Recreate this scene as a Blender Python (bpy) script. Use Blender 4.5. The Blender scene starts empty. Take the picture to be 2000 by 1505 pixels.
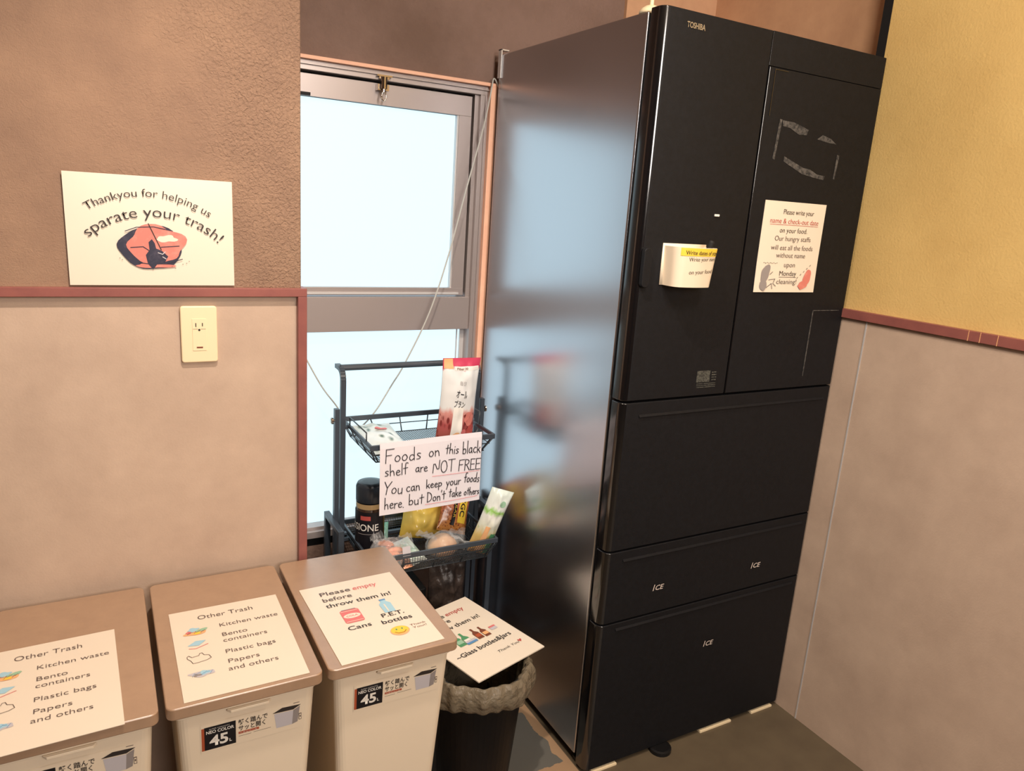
import bpy, bmesh, math, random
from mathutils import Vector, Matrix, noise
random.seed(7)
scn = bpy.context.scene
COL = scn.collection
# ---------------------------------------------------------------- camera
cam = bpy.data.cameras.new('camera'); camo = bpy.data.objects.new('camera', cam); COL.objects.link(camo)
FW = Vector((0.47972095, 0.8447493, -0.23720545)); RT = Vector((0.87550044, -0.47872488, 0.06573791)); UP = Vector((0.0580241, 0.23920933, 0.96923274))
mw = Matrix((RT, UP, -FW)).transposed().to_4x4(); mw.translation = Vector((-0.385, -1.6434, 1.373))
camo.matrix_world = mw
cam.sensor_width = 36.0; cam.lens = 1440.8 / 2000 * 36; cam.clip_start = 0.02
scn.camera = camo
# ---------------------------------------------------------------- world, lights, exposure
w = bpy.data.worlds.new('sky'); scn.world = w; w.use_nodes = True
w.node_tree.nodes['Background'].inputs[0].default_value = (0.75, 0.9, 1.0, 1); w.node_tree.nodes['Background'].inputs[1].default_value = 1.2
scn.view_settings.view_transform = 'Standard'; scn.view_settings.look = 'None'
scn.view_settings.exposure = 0.0; scn.view_settings.gamma = 1.0; scn.view_settings.use_curve_mapping = False

def light(name, kind, loc, power, col, size, target=None, spot=None, blend=.6):
    d = bpy.data.lights.new(name, kind); d.energy = power; d.color = col
    if kind == 'AREA': d.size = size
    else: d.shadow_soft_size = size
    if spot: d.spot_size = math.radians(spot); d.spot_blend = blend
    o = bpy.data.objects.new(name, d); COL.objects.link(o); o.location = loc
    if target is not None: o.rotation_euler = (Vector(target) - Vector(loc)).to_track_quat('-Z', 'Y').to_euler()
    return o
light('ceiling_downlight', 'SPOT', (-0.14, -0.82, 2.32), 86, (1.0, 0.84, 0.70), 0.028, (-0.10, -0.66, 0.5), 124, 0.75)
light('room_fill', 'AREA', (0.1, -3.5, 2.0), 52, (1.0, 0.91, 0.84), 0.9, (-0.1, -0.4, 0.8))  # unseen soft fill added behind the camera to lift the front-facing surfaces
light('right_wall_fill', 'AREA', (0.35, -1.45, 2.32), 22, (1.0, 0.88, 0.74), 0.35, (1.3, -0.7, 1.5))  # added fill, no fixture: brightens the right wall, fading downward

# ---------------------------------------------------------------- materials
def lin(c):
    return tuple(((v/255)/12.92 if v/255 <= .04045 else ((v/255+.055)/1.055)**2.4) for v in c) + (1,)
def mat(name, col, rough=.6, ior=1.45, metal=0, bump=None, var=None, alpha=1, emit=None, aniso=None, coat=0, sheen=0):
    """col sRGB 0-255; bump=(scale,strength,distance,detail); var=(scale, colour2, lo, hi)"""
    m = bpy.data.materials.new(name); m.use_nodes = True; nt = m.node_tree; N = nt.nodes; L = nt.links
    b = N['Principled BSDF']; b.inputs['Base Color'].default_value = lin(col)
    b.inputs['Roughness'].default_value = rough; b.inputs['IOR'].default_value = ior; b.inputs['Metallic'].default_value = metal
    b.inputs['Alpha'].default_value = alpha; b.inputs['Coat Weight'].default_value = coat
    tc = N.new('ShaderNodeTexCoord')
    if var:
        n = N.new('ShaderNodeTexNoise'); n.inputs['Scale'].default_value = var[0]; n.inputs['Detail'].default_value = 6
        n.inputs['Roughness'].default_value = .65
        L.new(tc.outputs['Object'], n.inputs['Vector'])
        r = N.new('ShaderNodeMapRange'); r.inputs[1].default_value = var[2]; r.inputs[2].default_value = var[3]
        L.new(n.outputs['Fac'], r.inputs[0])
        mx = N.new('ShaderNodeMix'); mx.data_type = 'RGBA'; mx.inputs[6].default_value = lin(col); mx.inputs[7].default_value = lin(var[1])
        L.new(r.outputs[0], mx.inputs[0]); L.new(mx.outputs[2], b.inputs['Base Color'])
    if bump:
        n = N.new('ShaderNodeTexNoise'); n.inputs['Scale'].default_value = bump[0]; n.inputs['Detail'].default_value = bump[3] if len(bump) > 3 else 4
        L.new(tc.outputs['Object'], n.inputs['Vector'])
        bp = N.new('ShaderNodeBump'); bp.inputs['Strength'].default_value = bump[1]; bp.inputs['Distance'].default_value = bump[2]
        L.new(n.outputs['Fac'], bp.inputs['Height']); L.new(bp.outputs[0], b.inputs['Normal'])
    if emit:
        b.inputs['Emission Color'].default_value = (*emit[:3], 1); b.inputs['Emission Strength'].default_value = emit[3]
    return m
def film(name, col, amount):
    """thin clear plastic: mostly see-through with glossy sheen"""
    m = bpy.data.materials.new(name); m.use_nodes = True; nt = m.node_tree; N = nt.nodes; L = nt.links
    b = N['Principled BSDF']; b.inputs['Base Color'].default_value = lin(col); b.inputs['Roughness'].default_value = .18
    b.inputs['Alpha'].default_value = amount; b.inputs['IOR'].default_value = 1.6
    return m

M = {}
M['plaster'] = mat('brown_plaster', (160, 130, 108), .9, bump=(95, .9, .006, 8), var=(5, (138, 111, 94), .35, .7))
def rough_plaster(m):
    nt = m.node_tree; N = nt.nodes; L = nt.links; b = N['Principled BSDF']; tc = N.new('ShaderNodeTexCoord'); sp = N.new('ShaderNodeSeparateXYZ'); L.new(tc.outputs['Object'], sp.inputs[0])
    n1 = N.new('ShaderNodeTexNoise'); n1.inputs['Scale'].default_value = 150; n1.inputs['Detail'].default_value = 5; n1.inputs['Distortion'].default_value = .8
    n2 = N.new('ShaderNodeTexNoise'); n2.inputs['Scale'].default_value = 420; n2.inputs['Detail'].default_value = 3
    n3 = N.new('ShaderNodeTexNoise'); n3.inputs['Scale'].default_value = 7
    for n in (n1, n2, n3): L.new(tc.outputs['Object'], n.inputs['Vector'])
    def k(op, a, b_, c=None):
        q = N.new('ShaderNodeMath'); q.operation = op
        for i, v in enumerate((a, b_) + ((c,) if c is not None else ())):
            if isinstance(v, (int, float)): q.inputs[i].default_value = v
            else: L.new(v, q.inputs[i])
        return q.outputs[0]
    r = N.new('ShaderNodeMapRange'); r.inputs[1].default_value = -.34; r.inputs[2].default_value = -.04; r.inputs[3].default_value = .22; r.inputs[4].default_value = 1.25; r.interpolation_type = 'SMOOTHSTEP'
    L.new(k('ADD', sp.outputs[0], k('MULTIPLY', k('SUBTRACT', n3.outputs['Fac'], .5), .5)), r.inputs[0])
    h = k('ADD', k('MULTIPLY', n1.outputs['Fac'], r.outputs[0]), k('MULTIPLY', n2.outputs['Fac'], .18))
    for l in list(b.inputs['Normal'].links): L.remove(l)
    bp = N.new('ShaderNodeBump'); bp.inputs['Strength'].default_value = 1; bp.inputs['Distance'].default_value = .0042
    L.new(h, bp.inputs['Height']); L.new(bp.outputs[0], b.inputs['Normal'])
rough_plaster(M['plaster'])
M['plaster_back'] = mat('dark_brown_plaster', (140, 116, 106), .9, bump=(90, .7, .004, 8), var=(4, (120, 97, 86), .35, .7))
M['yellow'] = mat('yellow_plaster', (226, 192, 124), .85, bump=(180, .5, .0015, 6), var=(3, (212, 176, 110), .35, .7))
M['panel'] = mat('grey_wall_panel', (204, 180, 160), .5, bump=(220, .35, .0008, 4), var=(7, (184, 160, 142), .3, .75))
M['wood_brown'] = mat('brown_board', (214, 170, 134), .6, bump=(60, .2, .001), var=(8, (196, 152, 120), .3, .7))
M['trim'] = mat('red_brown_trim', (152, 92, 84), .4, var=(14, (134, 80, 76), .35, .7), bump=(120, .2, .0005))
M['casing'] = mat('pinkish_wood_casing', (252, 200, 170), .5, var=(20, (244, 188, 160), .35, .7))
M['alu'] = mat('bronze_grey_aluminium', (176, 166, 164), .34, metal=.45, bump=(300, .05, .0002))
M['alu_light'] = mat('satin_aluminium', (214, 212, 212), .3, metal=.3)
M['gasket'] = mat('black_rubber', (18, 18, 20), .7)
M['ceiling'] = mat('ceiling_board', (196, 180, 158), .9, bump=(80, .2, .001))
M['dark_wall'] = mat('hall_plaster', (120, 92, 74), .9, bump=(60, .4, .003))
M['frost'] = mat('frosted_backlit_glass', (70, 80, 84), .5, bump=(160, .15, .001), emit=(0.74, 0.965, 1.06, 1.1))
M['fr_side'] = mat('black_fridge_side_steel', (190, 191, 197), .27, metal=1.0, ior=2.2, bump=(600, .04, .0002))
M['fr_front'] = mat('black_grained_door', (20, 21, 25), .6, ior=1.32, bump=(700, .5, .0006, 3), var=(90, (16, 16, 19), .35, .65))
M['fr_edge'] = mat('black_gloss_edge', (14, 14, 16), .12, ior=1.9)
M['black'] = mat('black_plastic', (16, 16, 18), .45)
M['bin'] = mat('ivory_bin_plastic', (238, 222, 198), .45, bump=(200, .1, .0003))
M['lid'] = mat('taupe_lid_plastic', (172, 140, 113), .34, ior=2.15, bump=(500, .15, .0003), var=(30, (163, 132, 106), .35, .7))
M['paper'] = mat('laminated_white_paper', (236, 224, 206), .3, ior=1.5)
M['paper2'] = mat('plain_paper', (234, 230, 238), .7, bump=(25, .25, .002, 2))
M['ivory'] = mat('ivory_plastic', (246, 226, 188), .35)
M['ink'] = mat('black_ink', (52, 46, 44), .5)
M['ink_soft'] = mat('grey_ink', (98, 84, 80), .5)
M['inkh'] = mat('marker_ink', (22, 20, 24), .5)
M['red'] = mat('red_print', (190, 84, 78), .5)
M['salmon'] = mat('salmon_print', (216, 128, 116), .5, var=(60, (232, 158, 144), .5, .8))
M['navy'] = mat('navy_print', (46, 46, 66), .5, var=(80, (80, 74, 92), .5, .8))
M['pink'] = mat('pink_print', (222, 120, 120), .5)
M['paleblue'] = mat('pale_blue_print', (166, 208, 226), .5)
M['blue'] = mat('blue_print', (96, 146, 196), .5)
M['paleorange'] = mat('pale_orange_print', (236, 180, 128), .5)
M['palegreen'] = mat('pale_green_print', (156, 196, 166), .5)
M['green'] = mat('green_print', (84, 150, 104), .5)
M['yellowp'] = mat('yellow_print', (244, 206, 72), .5)
M['brownp'] = mat('brown_print', (122, 66, 46), .5)
M['greyp'] = mat('grey_print', (150, 142, 140), .5)
M['palegrey'] = mat('pale_grey_print', (198, 194, 200), .5)
M['whitep'] = mat('white_print', (238, 234, 226), .5)
M['orangep'] = mat('orange_brown_print', (176, 84, 52), .5)
M['steelb'] = mat('black_powder_coated_steel', (58, 66, 76), .38, ior=1.6)
M['wire'] = mat('black_wire', (58, 64, 70), .35, ior=1.6)
M['chrome'] = mat('chrome', (200, 190, 180), .15, metal=1)
M['cable'] = mat('grey_cable', (190, 190, 184), .5)
M['can'] = mat('black_can_plastic', (15, 15, 17), .45, ior=1.3, bump=(12, .15, .004))
M['bag'] = mat('translucent_bin_bag', (138, 126, 106), .26, bump=(38, 1, .014, 5), alpha=.7)
M['clear'] = film('clear_plastic_film', (245, 248, 250), .22)
M['ice'] = mat('silver_lettering', (214, 200, 190), .4)
M['brand'] = mat('worn_brass_lettering', (150, 134, 110), .4)
M['residue'] = mat('glue_residue', (96, 92, 88), .9, bump=(300, .5, .001), var=(120, (40, 40, 40), .35, .65))
M['wornlabel'] = mat('worn_grey_label', (92, 92, 84), .8, var=(300, (40, 40, 38), .4, .6))

# ---------------------------------------------------------------- helpers
class MB:
    def __init__(s): s.v = []; s.f = []; s.mi = []
    def add(s, vs, fs, mi=0):
        k = len(s.v); s.v += [tuple(v) for v in vs]; s.f += [tuple(i + k for i in f) for f in fs]; s.mi += [mi]*len(fs)
    def box(s, a, b, mi=0):
        (x0, y0, z0), (x1, y1, z1) = a, b
        s.add([(x0,y0,z0),(x1,y0,z0),(x1,y1,z0),(x0,y1,z0),(x0,y0,z1),(x1,y0,z1),(x1,y1,z1),(x0,y1,z1)],
              [(0,3,2,1),(4,5,6,7),(0,1,5,4),(1,2,6,5),(2,3,7,6),(3,0,4,7)], mi)
    def tube(s, pts, r, n=10, mi=0, flat=1.0, closed=False):
        pts = [Vector(p) for p in pts]; rings = []; m = len(pts)
        up = None
        for i, p in enumerate(pts):
            if closed: t = (pts[(i+1) % m] - pts[i-1]).normalized()
            else: t = (pts[min(i+1, m-1)] - pts[max(i-1, 0)]).normalized()
            if up is None:
                up = Vector((0,0,1)) if abs(t.z) < .9 else Vector((0,1,0))
            a = t.cross(up).normalized(); bb = a.cross(t).normalized(); up = bb
            rr = r[i] if isinstance(r, (list, tuple)) else r
            rings.append([p + a*rr*math.cos(2*math.pi*j/n) + bb*rr*flat*math.sin(2*math.pi*j/n) for j in range(n)])
        vs = [v for R in rings for v in R]; fs = []
        rng = m if closed else m-1
        for i in range(rng):
            i2 = (i+1) % m
            for j in range(n): fs.append((i*n+j, i*n+(j+1)%n, i2*n+(j+1)%n, i2*n+j))
        if not closed:
            fs.append(tuple(range(n-1, -1, -1))); fs.append(tuple((m-1)*n+j for j in range(n)))
        s.add(vs, fs, mi)
    def bar(s, p0, p1, wx, wy, mi=0, side=None):
        """rectangular bar from p0 to p1"""
        p0 = Vector(p0); p1 = Vector(p1); t = (p1-p0).normalized()
        sd = Vector(side) if side else (Vector((1,0,0)) if abs(t.x) < .9 else Vector((0,1,0)))
        a = (sd - t*sd.dot(t)).normalized(); b = t.cross(a)
        vs = [p + a*wx/2*i + b*wy/2*j for p in (p0, p1) for i, j in ((-1,-1),(1,-1),(1,1),(-1,1))]
        s.add(vs, [(0,3,2,1),(4,5,6,7),(0,1,5,4),(1,2,6,5),(2,3,7,6),(3,0,4,7)], mi)
    def lathe(s, prof, c=(0,0,0), n=40, mi=0, cap0=True, cap1=True):
        vs = []
        for r, z in prof: vs += [(c[0]+r*math.cos(2*math.pi*j/n), c[1]+r*math.sin(2*math.pi*j/n), c[2]+z) for j in range(n)]
        fs = [(i*n+j, i*n+(j+1)%n, (i+1)*n+(j+1)%n, (i+1)*n+j) for i in range(len(prof)-1) for j in range(n)]
        if cap0: fs.append(tuple(range(n-1, -1, -1)))
        if cap1: fs.append(tuple((len(prof)-1)*n+j for j in range(n)))
        s.add(vs, fs, mi)
    def grid(s, fn, nu, nv, mi=0, closed_u=False):
        vs = [fn(i/nu, j/nv) for j in range(nv+1) for i in range(nu+1)]
        fs = [(j*(nu+1)+i, j*(nu+1)+i+1, (j+1)*(nu+1)+i+1, (j+1)*(nu+1)+i) for j in range(nv) for i in range(nu)]
        s.add(vs, fs, mi)
    def prism(s, poly, z0, z1, mi=0):
        n = len(poly)
        s.add([(x, y, z0) for x, y in poly] + [(x, y, z1) for x, y in poly],
              [tuple(range(n-1, -1, -1)), tuple(range(n, 2*n))] + [(i, (i+1)%n, n+(i+1)%n, n+i) for i in range(n)], mi)
    def build(s, name, m=None, parent=None, smooth=False, bevel=0, seg=2, loc=None):
        me = bpy.data.meshes.new(name); me.from_pydata(s.v, [], s.f)
        ms = m if isinstance(m, (list, tuple)) else [m]
        for q in ms: me.materials.append(q)
        for p, i in zip(me.polygons, s.mi): p.material_index = i; p.use_smooth = smooth
        me.update()
        o = bpy.data.objects.new(name, me); COL.objects.link(o)
        if parent: o.parent = parent
        if loc: o.location = loc
        if bevel:
            b = o.modifiers.new('bevel', 'BEVEL'); b.width = bevel; b.segments = seg; b.limit_method = 'ANGLE'; b.angle_limit = math.radians(40)
            if not smooth:
                for p in me.polygons: p.use_smooth = True
                b.harden_normals = True
        return o
def rrect(x0, y0, x1, y1, r, n=5):
    pts = []
    for cx, cy, a0 in ((x1-r, y0+r, -90), (x1-r, y1-r, 0), (x0+r, y1-r, 90), (x0+r, y0+r, 180)):
        for k in range(n+1):
            a = math.radians(a0 + 90*k/n); pts.append((cx + r*math.cos(a), cy + r*math.sin(a)))
    return pts
def thing(name, label, cat, loc=(0,0,0), rot=None, group=None):
    o = bpy.data.objects.new(name, None); COL.objects.link(o); o.location = loc; o.empty_display_size = .05
    if rot: o.rotation_euler = rot
    return tag(o, label, cat, group)
def tag(o, label, cat, group=None):
    o['label'] = label; o['category'] = cat
    if group: o['group'] = group
    return o
def struct(o): o['kind'] = 'structure'; return o
FACE = Matrix(((1,0,0),(0,0,-1),(0,1,0))).to_4x4()      # local XY plane stands up and faces -y
def wallplace(o, x, y, z, rot=0):
    o.matrix_world = Matrix.Translation((x, y, z)) @ FACE @ Matrix.Rotation(rot, 4, 'Z')
def mesh_obj(name, vs, fs, m, parent):
    me = bpy.data.meshes.new(name); me.from_pydata([tuple(v) for v in vs], [], fs); me.materials.append(m); me.update()
    o = bpy.data.objects.new(name, me); COL.objects.link(o); o.parent = parent; return o
def text(body, x, y, m, parent, w=None, h=.01, align='L', z=.0012, bold=-.006, shear=0, arc=None, rot=0, warp=None, name='lettering', sx=1.0, sub=None):
    """flat printed lettering; h = cap height, w = total width (None keeps proportions)"""
    cu = bpy.data.curves.new('t', 'FONT'); cu.body = body; cu.size = 1; cu.resolution_u = 3; cu.offset = bold; cu.shear = shear
    o = bpy.data.objects.new('t', cu); COL.objects.link(o)
    dg = bpy.context.evaluated_depsgraph_get(); me = bpy.data.meshes.new_from_object(o.evaluated_get(dg))
    bpy.data.objects.remove(o); bpy.data.curves.remove(cu)
    if not me.vertices: return None
    bm = bmesh.new(); bm.from_mesh(me)
    if arc or warp or sub: bmesh.ops.triangulate(bm, faces=bm.faces[:])
    if sub: bmesh.ops.subdivide_edges(bm, edges=bm.edges[:], cuts=1)
    bm.to_mesh(me); bm.free()
    xs = [v.co.x for v in me.vertices]; x0, x1 = min(xs), max(xs)
    sc = h/.70; k = sx*sc
    if w: k = w/(x1-x0)
    W = (x1-x0)*k; off = {'L': 0, 'C': -W/2, 'R': -W}[align]
    cr, sr = math.cos(rot), math.sin(rot)
    for v in me.vertices:
        a = (v.co.x-x0)*k + off; b = v.co.y*sc
        if arc:
            t = a/arc; a, b = (arc+b)*math.sin(t), (arc+b)*math.cos(t)-arc
        a, b = a*cr-b*sr, a*sr+b*cr
        v.co = Vector((x+a, y+b, z+lift(parent, x+a, y+b))) if not warp else warp(x+a, y+b)
    me.materials.clear(); me.materials.append(m); me.name = name
    o = bpy.data.objects.new(name, me); COL.objects.link(o); o.parent = parent
    return o
def poly(pts, m, parent, z=.0010, name='drawing', warp=None):
    vs = [(x, y, z+lift(parent, x, y)) if not warp else warp(x, y) for x, y in pts]
    return mesh_obj(name, vs, [tuple(range(len(pts)))], m, parent)
def ell(cx, cy, rx, ry, n=28, rot=0, wob=0, seed=0):
    out = []
    for i in range(n):
        a = 2*math.pi*i/n; k = 1 + wob*noise.noise(Vector((math.cos(a)*1.3, math.sin(a)*1.3, seed)))
        x, y = rx*k*math.cos(a), ry*k*math.sin(a)
        out.append((cx + x*math.cos(rot)-y*math.sin(rot), cy + x*math.sin(rot)+y*math.cos(rot)))
    return out
def rect(x0, y0, x1, y1): return [(x0,y0),(x1,y0),(x1,y1),(x0,y1)]
def ribbon(lines, wd, m, parent, z=.0012, name='drawing', warp=None):
    if len(lines) in (2, 3, 4, 5, 6, 7, 8, 9) and name in ('drawing', 'underline'):
        for ln in lines: ribbon([ln], wd, m, parent, z, name, warp)
        return
    """strokes as flat ribbons"""
    vs = []; fs = []
    for ln in lines:
        P = [Vector((p[0], p[1], 0)) for p in ln]
        for i in range(len(P)-1):
            d = P[i+1]-P[i]
            if d.length < 1e-7: continue
            d.normalize(); n = Vector((-d.y, d.x, 0))*wd/2; e = d*wd*.3
            q = [P[i]-e+n, P[i]-e-n, P[i+1]+e-n, P[i+1]+e+n]; k = len(vs)
            zz = z + .00002*(i % 3)
            vs += [(a.x, a.y, zz+lift(parent, a.x, a.y)) if not warp else warp(a.x, a.y) for a in q]; fs.append((k, k+1, k+2, k+3))
    return mesh_obj(name, vs, fs, m, parent)
CURL = {}
def lift(parent, x, y):
    c = CURL.get(parent.name)
    return c[2](x/c[0]+.5, y/c[1]+.5) if c else 0
def sheet(name, wd, ht, m, th=.0009, curl=None, nu=14, nv=14):
    """sheet of paper centred on its origin in local XY, front at +z"""
    mb = MB(); cf = curl or (lambda u, v: 0)
    def top(u, v): return ((u-.5)*wd, (v-.5)*ht, th/2 + cf(u, v))
    def bot(u, v): return ((.5-u)*wd, (v-.5)*ht, -th/2 + cf(1-u, v))
    mb.grid(top, nu, nv); mb.grid(bot, nu, nv)
    for (a, b) in (((0,0),(1,0)),((1,0),(1,1)),((1,1),(0,1)),((0,1),(0,0))):
        def e(s, t, a=a, b=b):
            u = a[0]+(b[0]-a[0])*s; v = a[1]+(b[1]-a[1])*s; p = top(u, v); return (p[0], p[1], p[2]-th*(1-t))
        mb.grid(e, nu, 1)
    o = mb.build(name, m)
    if curl: CURL[o.name] = (wd, ht, curl)
    return o

# ================================================================= room
W = 1.2935
# left wall: plaster block above the rail, panel below
mb = MB(); mb.box((-3.0, 0, 1.150), (0, .42, 2.4)); struct(mb.build('wall_left', M['plaster'], bevel=.004))
wl = bpy.data.objects['wall_left']
mb = MB(); mb.box((-3.0, .004, 0), (0, .42, 1.150)); o = mb.build('panel', M['panel'], wl)
mb = MB(); mb.box((-3.0, -.012, 1.1475), (.0099, .03, 1.1656)); struct(mb.build('trim_1', M['trim'], bevel=.0012))
mb = MB(); mb.box((-.0098, -.012, 0), (.0099, .03, 1.1474)); struct(mb.build('trim_2', M['trim'], bevel=.0012))
# back wall around the window opening
OX0, OX1, OZ0, OZ1 = -.28, .607, .385, 1.694
mb = MB()
mb.box((-.6, .312, OZ1), (1.021, .45, 2.4)); mb.box((-.6, .312, 0), (1.45, .45, OZ0)); mb.box((-.6, .312, OZ0), (OX0, .45, OZ1))
mb.box((OX1, .312, OZ0), (1.021, .45, OZ1))
struct(mb.build('wall_back', M['plaster_back']))
wb = bpy.data.objects['wall_back']
mb = MB(); mb.box((1.021, .300, OZ0), (1.366, .45, 2.4)); mb.build('board', M['wood_brown'], wb)
mb = MB(); mb.box((1.366, -.362, 0), (1.42, .312, 2.4)); struct(mb.build('wall_niche', M['wood_brown']))
mb = MB(); mb.box((1.3655, -.362, 1.6), (1.3665, -.352, 2.4))
# right wall
mb = MB(); mb.box((W, -4.2, 0), (W+.13, -.386, 2.4)); wr = struct(mb.build('wall_right', M['yellow']))
mb = MB(); mb.box((W-.001, -.386, 0), (W+.08, -.3625, 2.4)); mb.build('shadow_gap', M['gasket'], wr)
RZ0, RZ1 = 1.149, 1.1715
mb = MB(); mb.box((W-.007, -.4705, 0), (W, -.386, RZ0)); mb.build('panel', M['panel'], wr)
mb = MB(); mb.box((W-.007, -4.2, 0), (W, -.4745, RZ0)); mb.build('panel', M['panel'], wr)
mb = MB(); mb.box((W-.0085, -.4742, 0), (W, -.4708, RZ0)); mb.build('joint_strip', M['alu_light'], wr)
mb = MB(); mb.box((W-.017, -4.2, RZ0), (W, -.386, RZ1)); t3 = struct(mb.build('trim_3', M['trim'], bevel=.0012))
for yy in (-.728, -.7535, -.790):
    mb = MB(); mb.box((W-.0175, yy-.0006, RZ0), (W-.0169, yy+.0006, RZ1+.0005)); mb.build('pale_scratch', M['paleorange'], t3)
# rest of the room
mb = MB(); mb.box((-3.0, -4.2, 2.4), (1.45, .45, 2.5)); struct(mb.build('ceiling', M['ceiling']))
mb = MB(); mb.box((-3.1, -4.2, 0), (-3.0, .42, 2.4)); struct(mb.build('wall_far_left', M['dark_wall']))
mb = MB(); mb.box((-3.1, -4.3, 0), (1.45, -4.2, 2.4)); struct(mb.build('wall_front', M['dark_wall']))
# floor: dark concrete with a worn grey painted patch and a lighter bare strip by the fridge
fm = mat('concrete_floor', (92, 80, 64), .55, bump=(50, .15, .002))
nt = fm.node_tree; N = nt.nodes; L = nt.links; tc = N.new('ShaderNodeTexCoord'); sep = N.new('ShaderNodeSeparateXYZ')
nz = N.new('ShaderNodeTexNoise'); nz.inputs['Scale'].default_value = 16; nz.inputs['Detail'].default_value = 5
L.new(tc.outputs['Object'], nz.inputs['Vector']); L.new(tc.outputs['Object'], sep.inputs[0])
def mth(op, a, b, c=None):
    n = N.new('ShaderNodeMath'); n.operation = op
    for i, q in enumerate((a, b)):
        if isinstance(q, (int, float)): n.inputs[i].default_value = q
        else: L.new(q, n.inputs[i])
    return n.outputs[0]
wob = mth('MULTIPLY', mth('SUBTRACT', nz.outputs['Fac'], .5), .05)
xx = mth('ADD', sep.outputs[0], wob); yy = mth('ADD', sep.outputs[1], wob)
grey = mth('MULTIPLY', mth('LESS_THAN', xx, .576), mth('MULTIPLY', mth('LESS_THAN', yy, -.13), mth('GREATER_THAN', yy, -.345)))
tan = mth('MULTIPLY', mth('LESS_THAN', sep.outputs[0], .60), mth('GREATER_THAN', yy, -.48))
m1 = N.new('ShaderNodeMix'); m1.data_type = 'RGBA'; L.new(tan, m1.inputs[0])
nv = N.new('ShaderNodeMix'); nv.data_type = 'RGBA'; nv.inputs[6].default_value = lin((104, 92, 72)); nv.inputs[7].default_value = lin((82, 70, 56)); L.new(nz.outputs['Fac'], nv.inputs[0])
L.new(nv.outputs[2], m1.inputs[6]); m1.inputs[7].default_value = lin((164, 134, 104))
m2 = N.new('ShaderNodeMix'); m2.data_type = 'RGBA'; L.new(grey, m2.inputs[0]); L.new(m1.outputs[2], m2.inputs[6]); m2.inputs[7].default_value = lin((100, 98, 92))
L.new(m2.outputs[2], N['Principled BSDF'].inputs['Base Color'])
mb = MB(); mb.box((-3.1, -4.3, -.1), (1.45, .45, 0)); struct(mb.build('floor', fm))

# ---------------------------------------------------------------- window
win = bpy.data.objects.new('window_1', None); COL.objects.link(win); win['kind'] = 'structure'; win.location = (.15, .33, .4)
def wpart(mb, name, m, **k):
    mb.v = [(x-.15, y-.33, z-.4) for x, y, z in mb.v]; return mb.build(name, m, win, **k)
mb = MB(); mb.box((OX0, .296, 1.6852), (OX1, .40, 1.694)); mb.box((.588, .296, .37), (OX1, .40, 1.6852)); wpart(mb, 'casing', M['casing'], bevel=.001)
mb = MB()
mb.box((OX0, .310, 1.662), (.5878, .40, 1.685)); mb.box((.5645, .310, .436), (.5878, .40, 1.662))
mb.box((OX0, .304, 1.6735), (.5878, .312, 1.6775)); mb.box((.5765, .304, .436), (.580, .312, 1.662))
mb.box((.552, .322, 1.10), (.5645, .39, 1.662))
mb.box((OX0, .296, .416), (.5878, .40, .436)); mb.box((OX0, .310, .436), (.5645, .345, .444))
mb.box((OX0, .310, .444), (OX0+.03, .40, 1.662))
wpart(mb, 'window_frame', M['alu'], bevel=.0008)
mb = MB(); mb.box((OX0, .36, .386), (OX1-.001, .42, .416)); mb.box((OX0, .315, .386), (OX1-.001, .36, .4155)); wpart(mb, 'sill', M['black'])
mb = MB(); mb.box((OX0, .352, 1.11), (.5645, .358, 1.6618)); wpart(mb, 'gasket', M['gasket'])
mb = MB()
mb.box((OX0+.03, .326, 1.603), (.546, .351, 1.656)); mb.box((.509, .326, 1.126), (.546, .351, 1.603))
mb.box((OX0+.03, .330, 1.612), (.509, .351, 1.603))
mb.box((OX0+.03, .326, 1.106), (.546, .351, 1.127))
wpart(mb, 'window_sash', M['alu'], bevel=.0008)
mb = MB(); mb.box((OX0+.03, .322, 1.1085), (.530, .327, 1.1145)); mb.box((.5045, .330, 1.127), (.509, .345, 1.603)); wpart(mb, 'bead', M['alu_light'])
mb = MB(); mb.box((OX0, .318, 1.006), (.5645, .40, 1.1015)); wpart(mb, 'transom', M['alu'], bevel=.001)
mb = MB(); mb.box((OX0+.02, .344, 1.12), (.510, .3495, 1.61)); wpart(mb, 'glass_pane', M['frost'])
mb = MB(); mb.box((OX0+.02, .352, .437), (.556, .357, 1.01)); wpart(mb, 'glass_pane', M['frost'])
mb = MB(); mb.box((.5515, .346, .437), (.5645, .385, 1.006)); mb.box((.541, .348, .437), (.5445, .353, 1.006)); wpart(mb, 'bead', M['alu_light'])
# sash latch at the window head
mb = MB(); mb.box((.262, .296, 1.6695), (.302, .309, 1.6735)); mb.box((.268, .300, 1.664), (.296, .3095, 1.6695))
mb.tube([(.281, .300, 1.669), (.281, .300, 1.640)], .0085, 14)
mb.box((.267, .305, 1.637), (.297, .3255, 1.652)); mb.tube([(.281, .300, 1.640), (.281, .300, 1.632)], .005, 12)
la = wpart(mb, 'latch', M['chrome'], smooth=False)
mb = MB(); mb.tube([(.281 + .006*math.sin(a), .298, 1.622 + .011*math.cos(a)) for a in [i*math.pi/8 for i in range(16)]], .0018, 8, closed=True)
mb.tube([(.274, .298, 1.622), (.276, .298, 1.612)], .002, 6)
wpart(mb, 'latch_ring', M['chrome'], smooth=True)
mb = MB(); mb.box((.055, .318, 1.6035), (.098, .3265, 1.611)); wpart(mb, 'sash_clip', M['gasket'])

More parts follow.
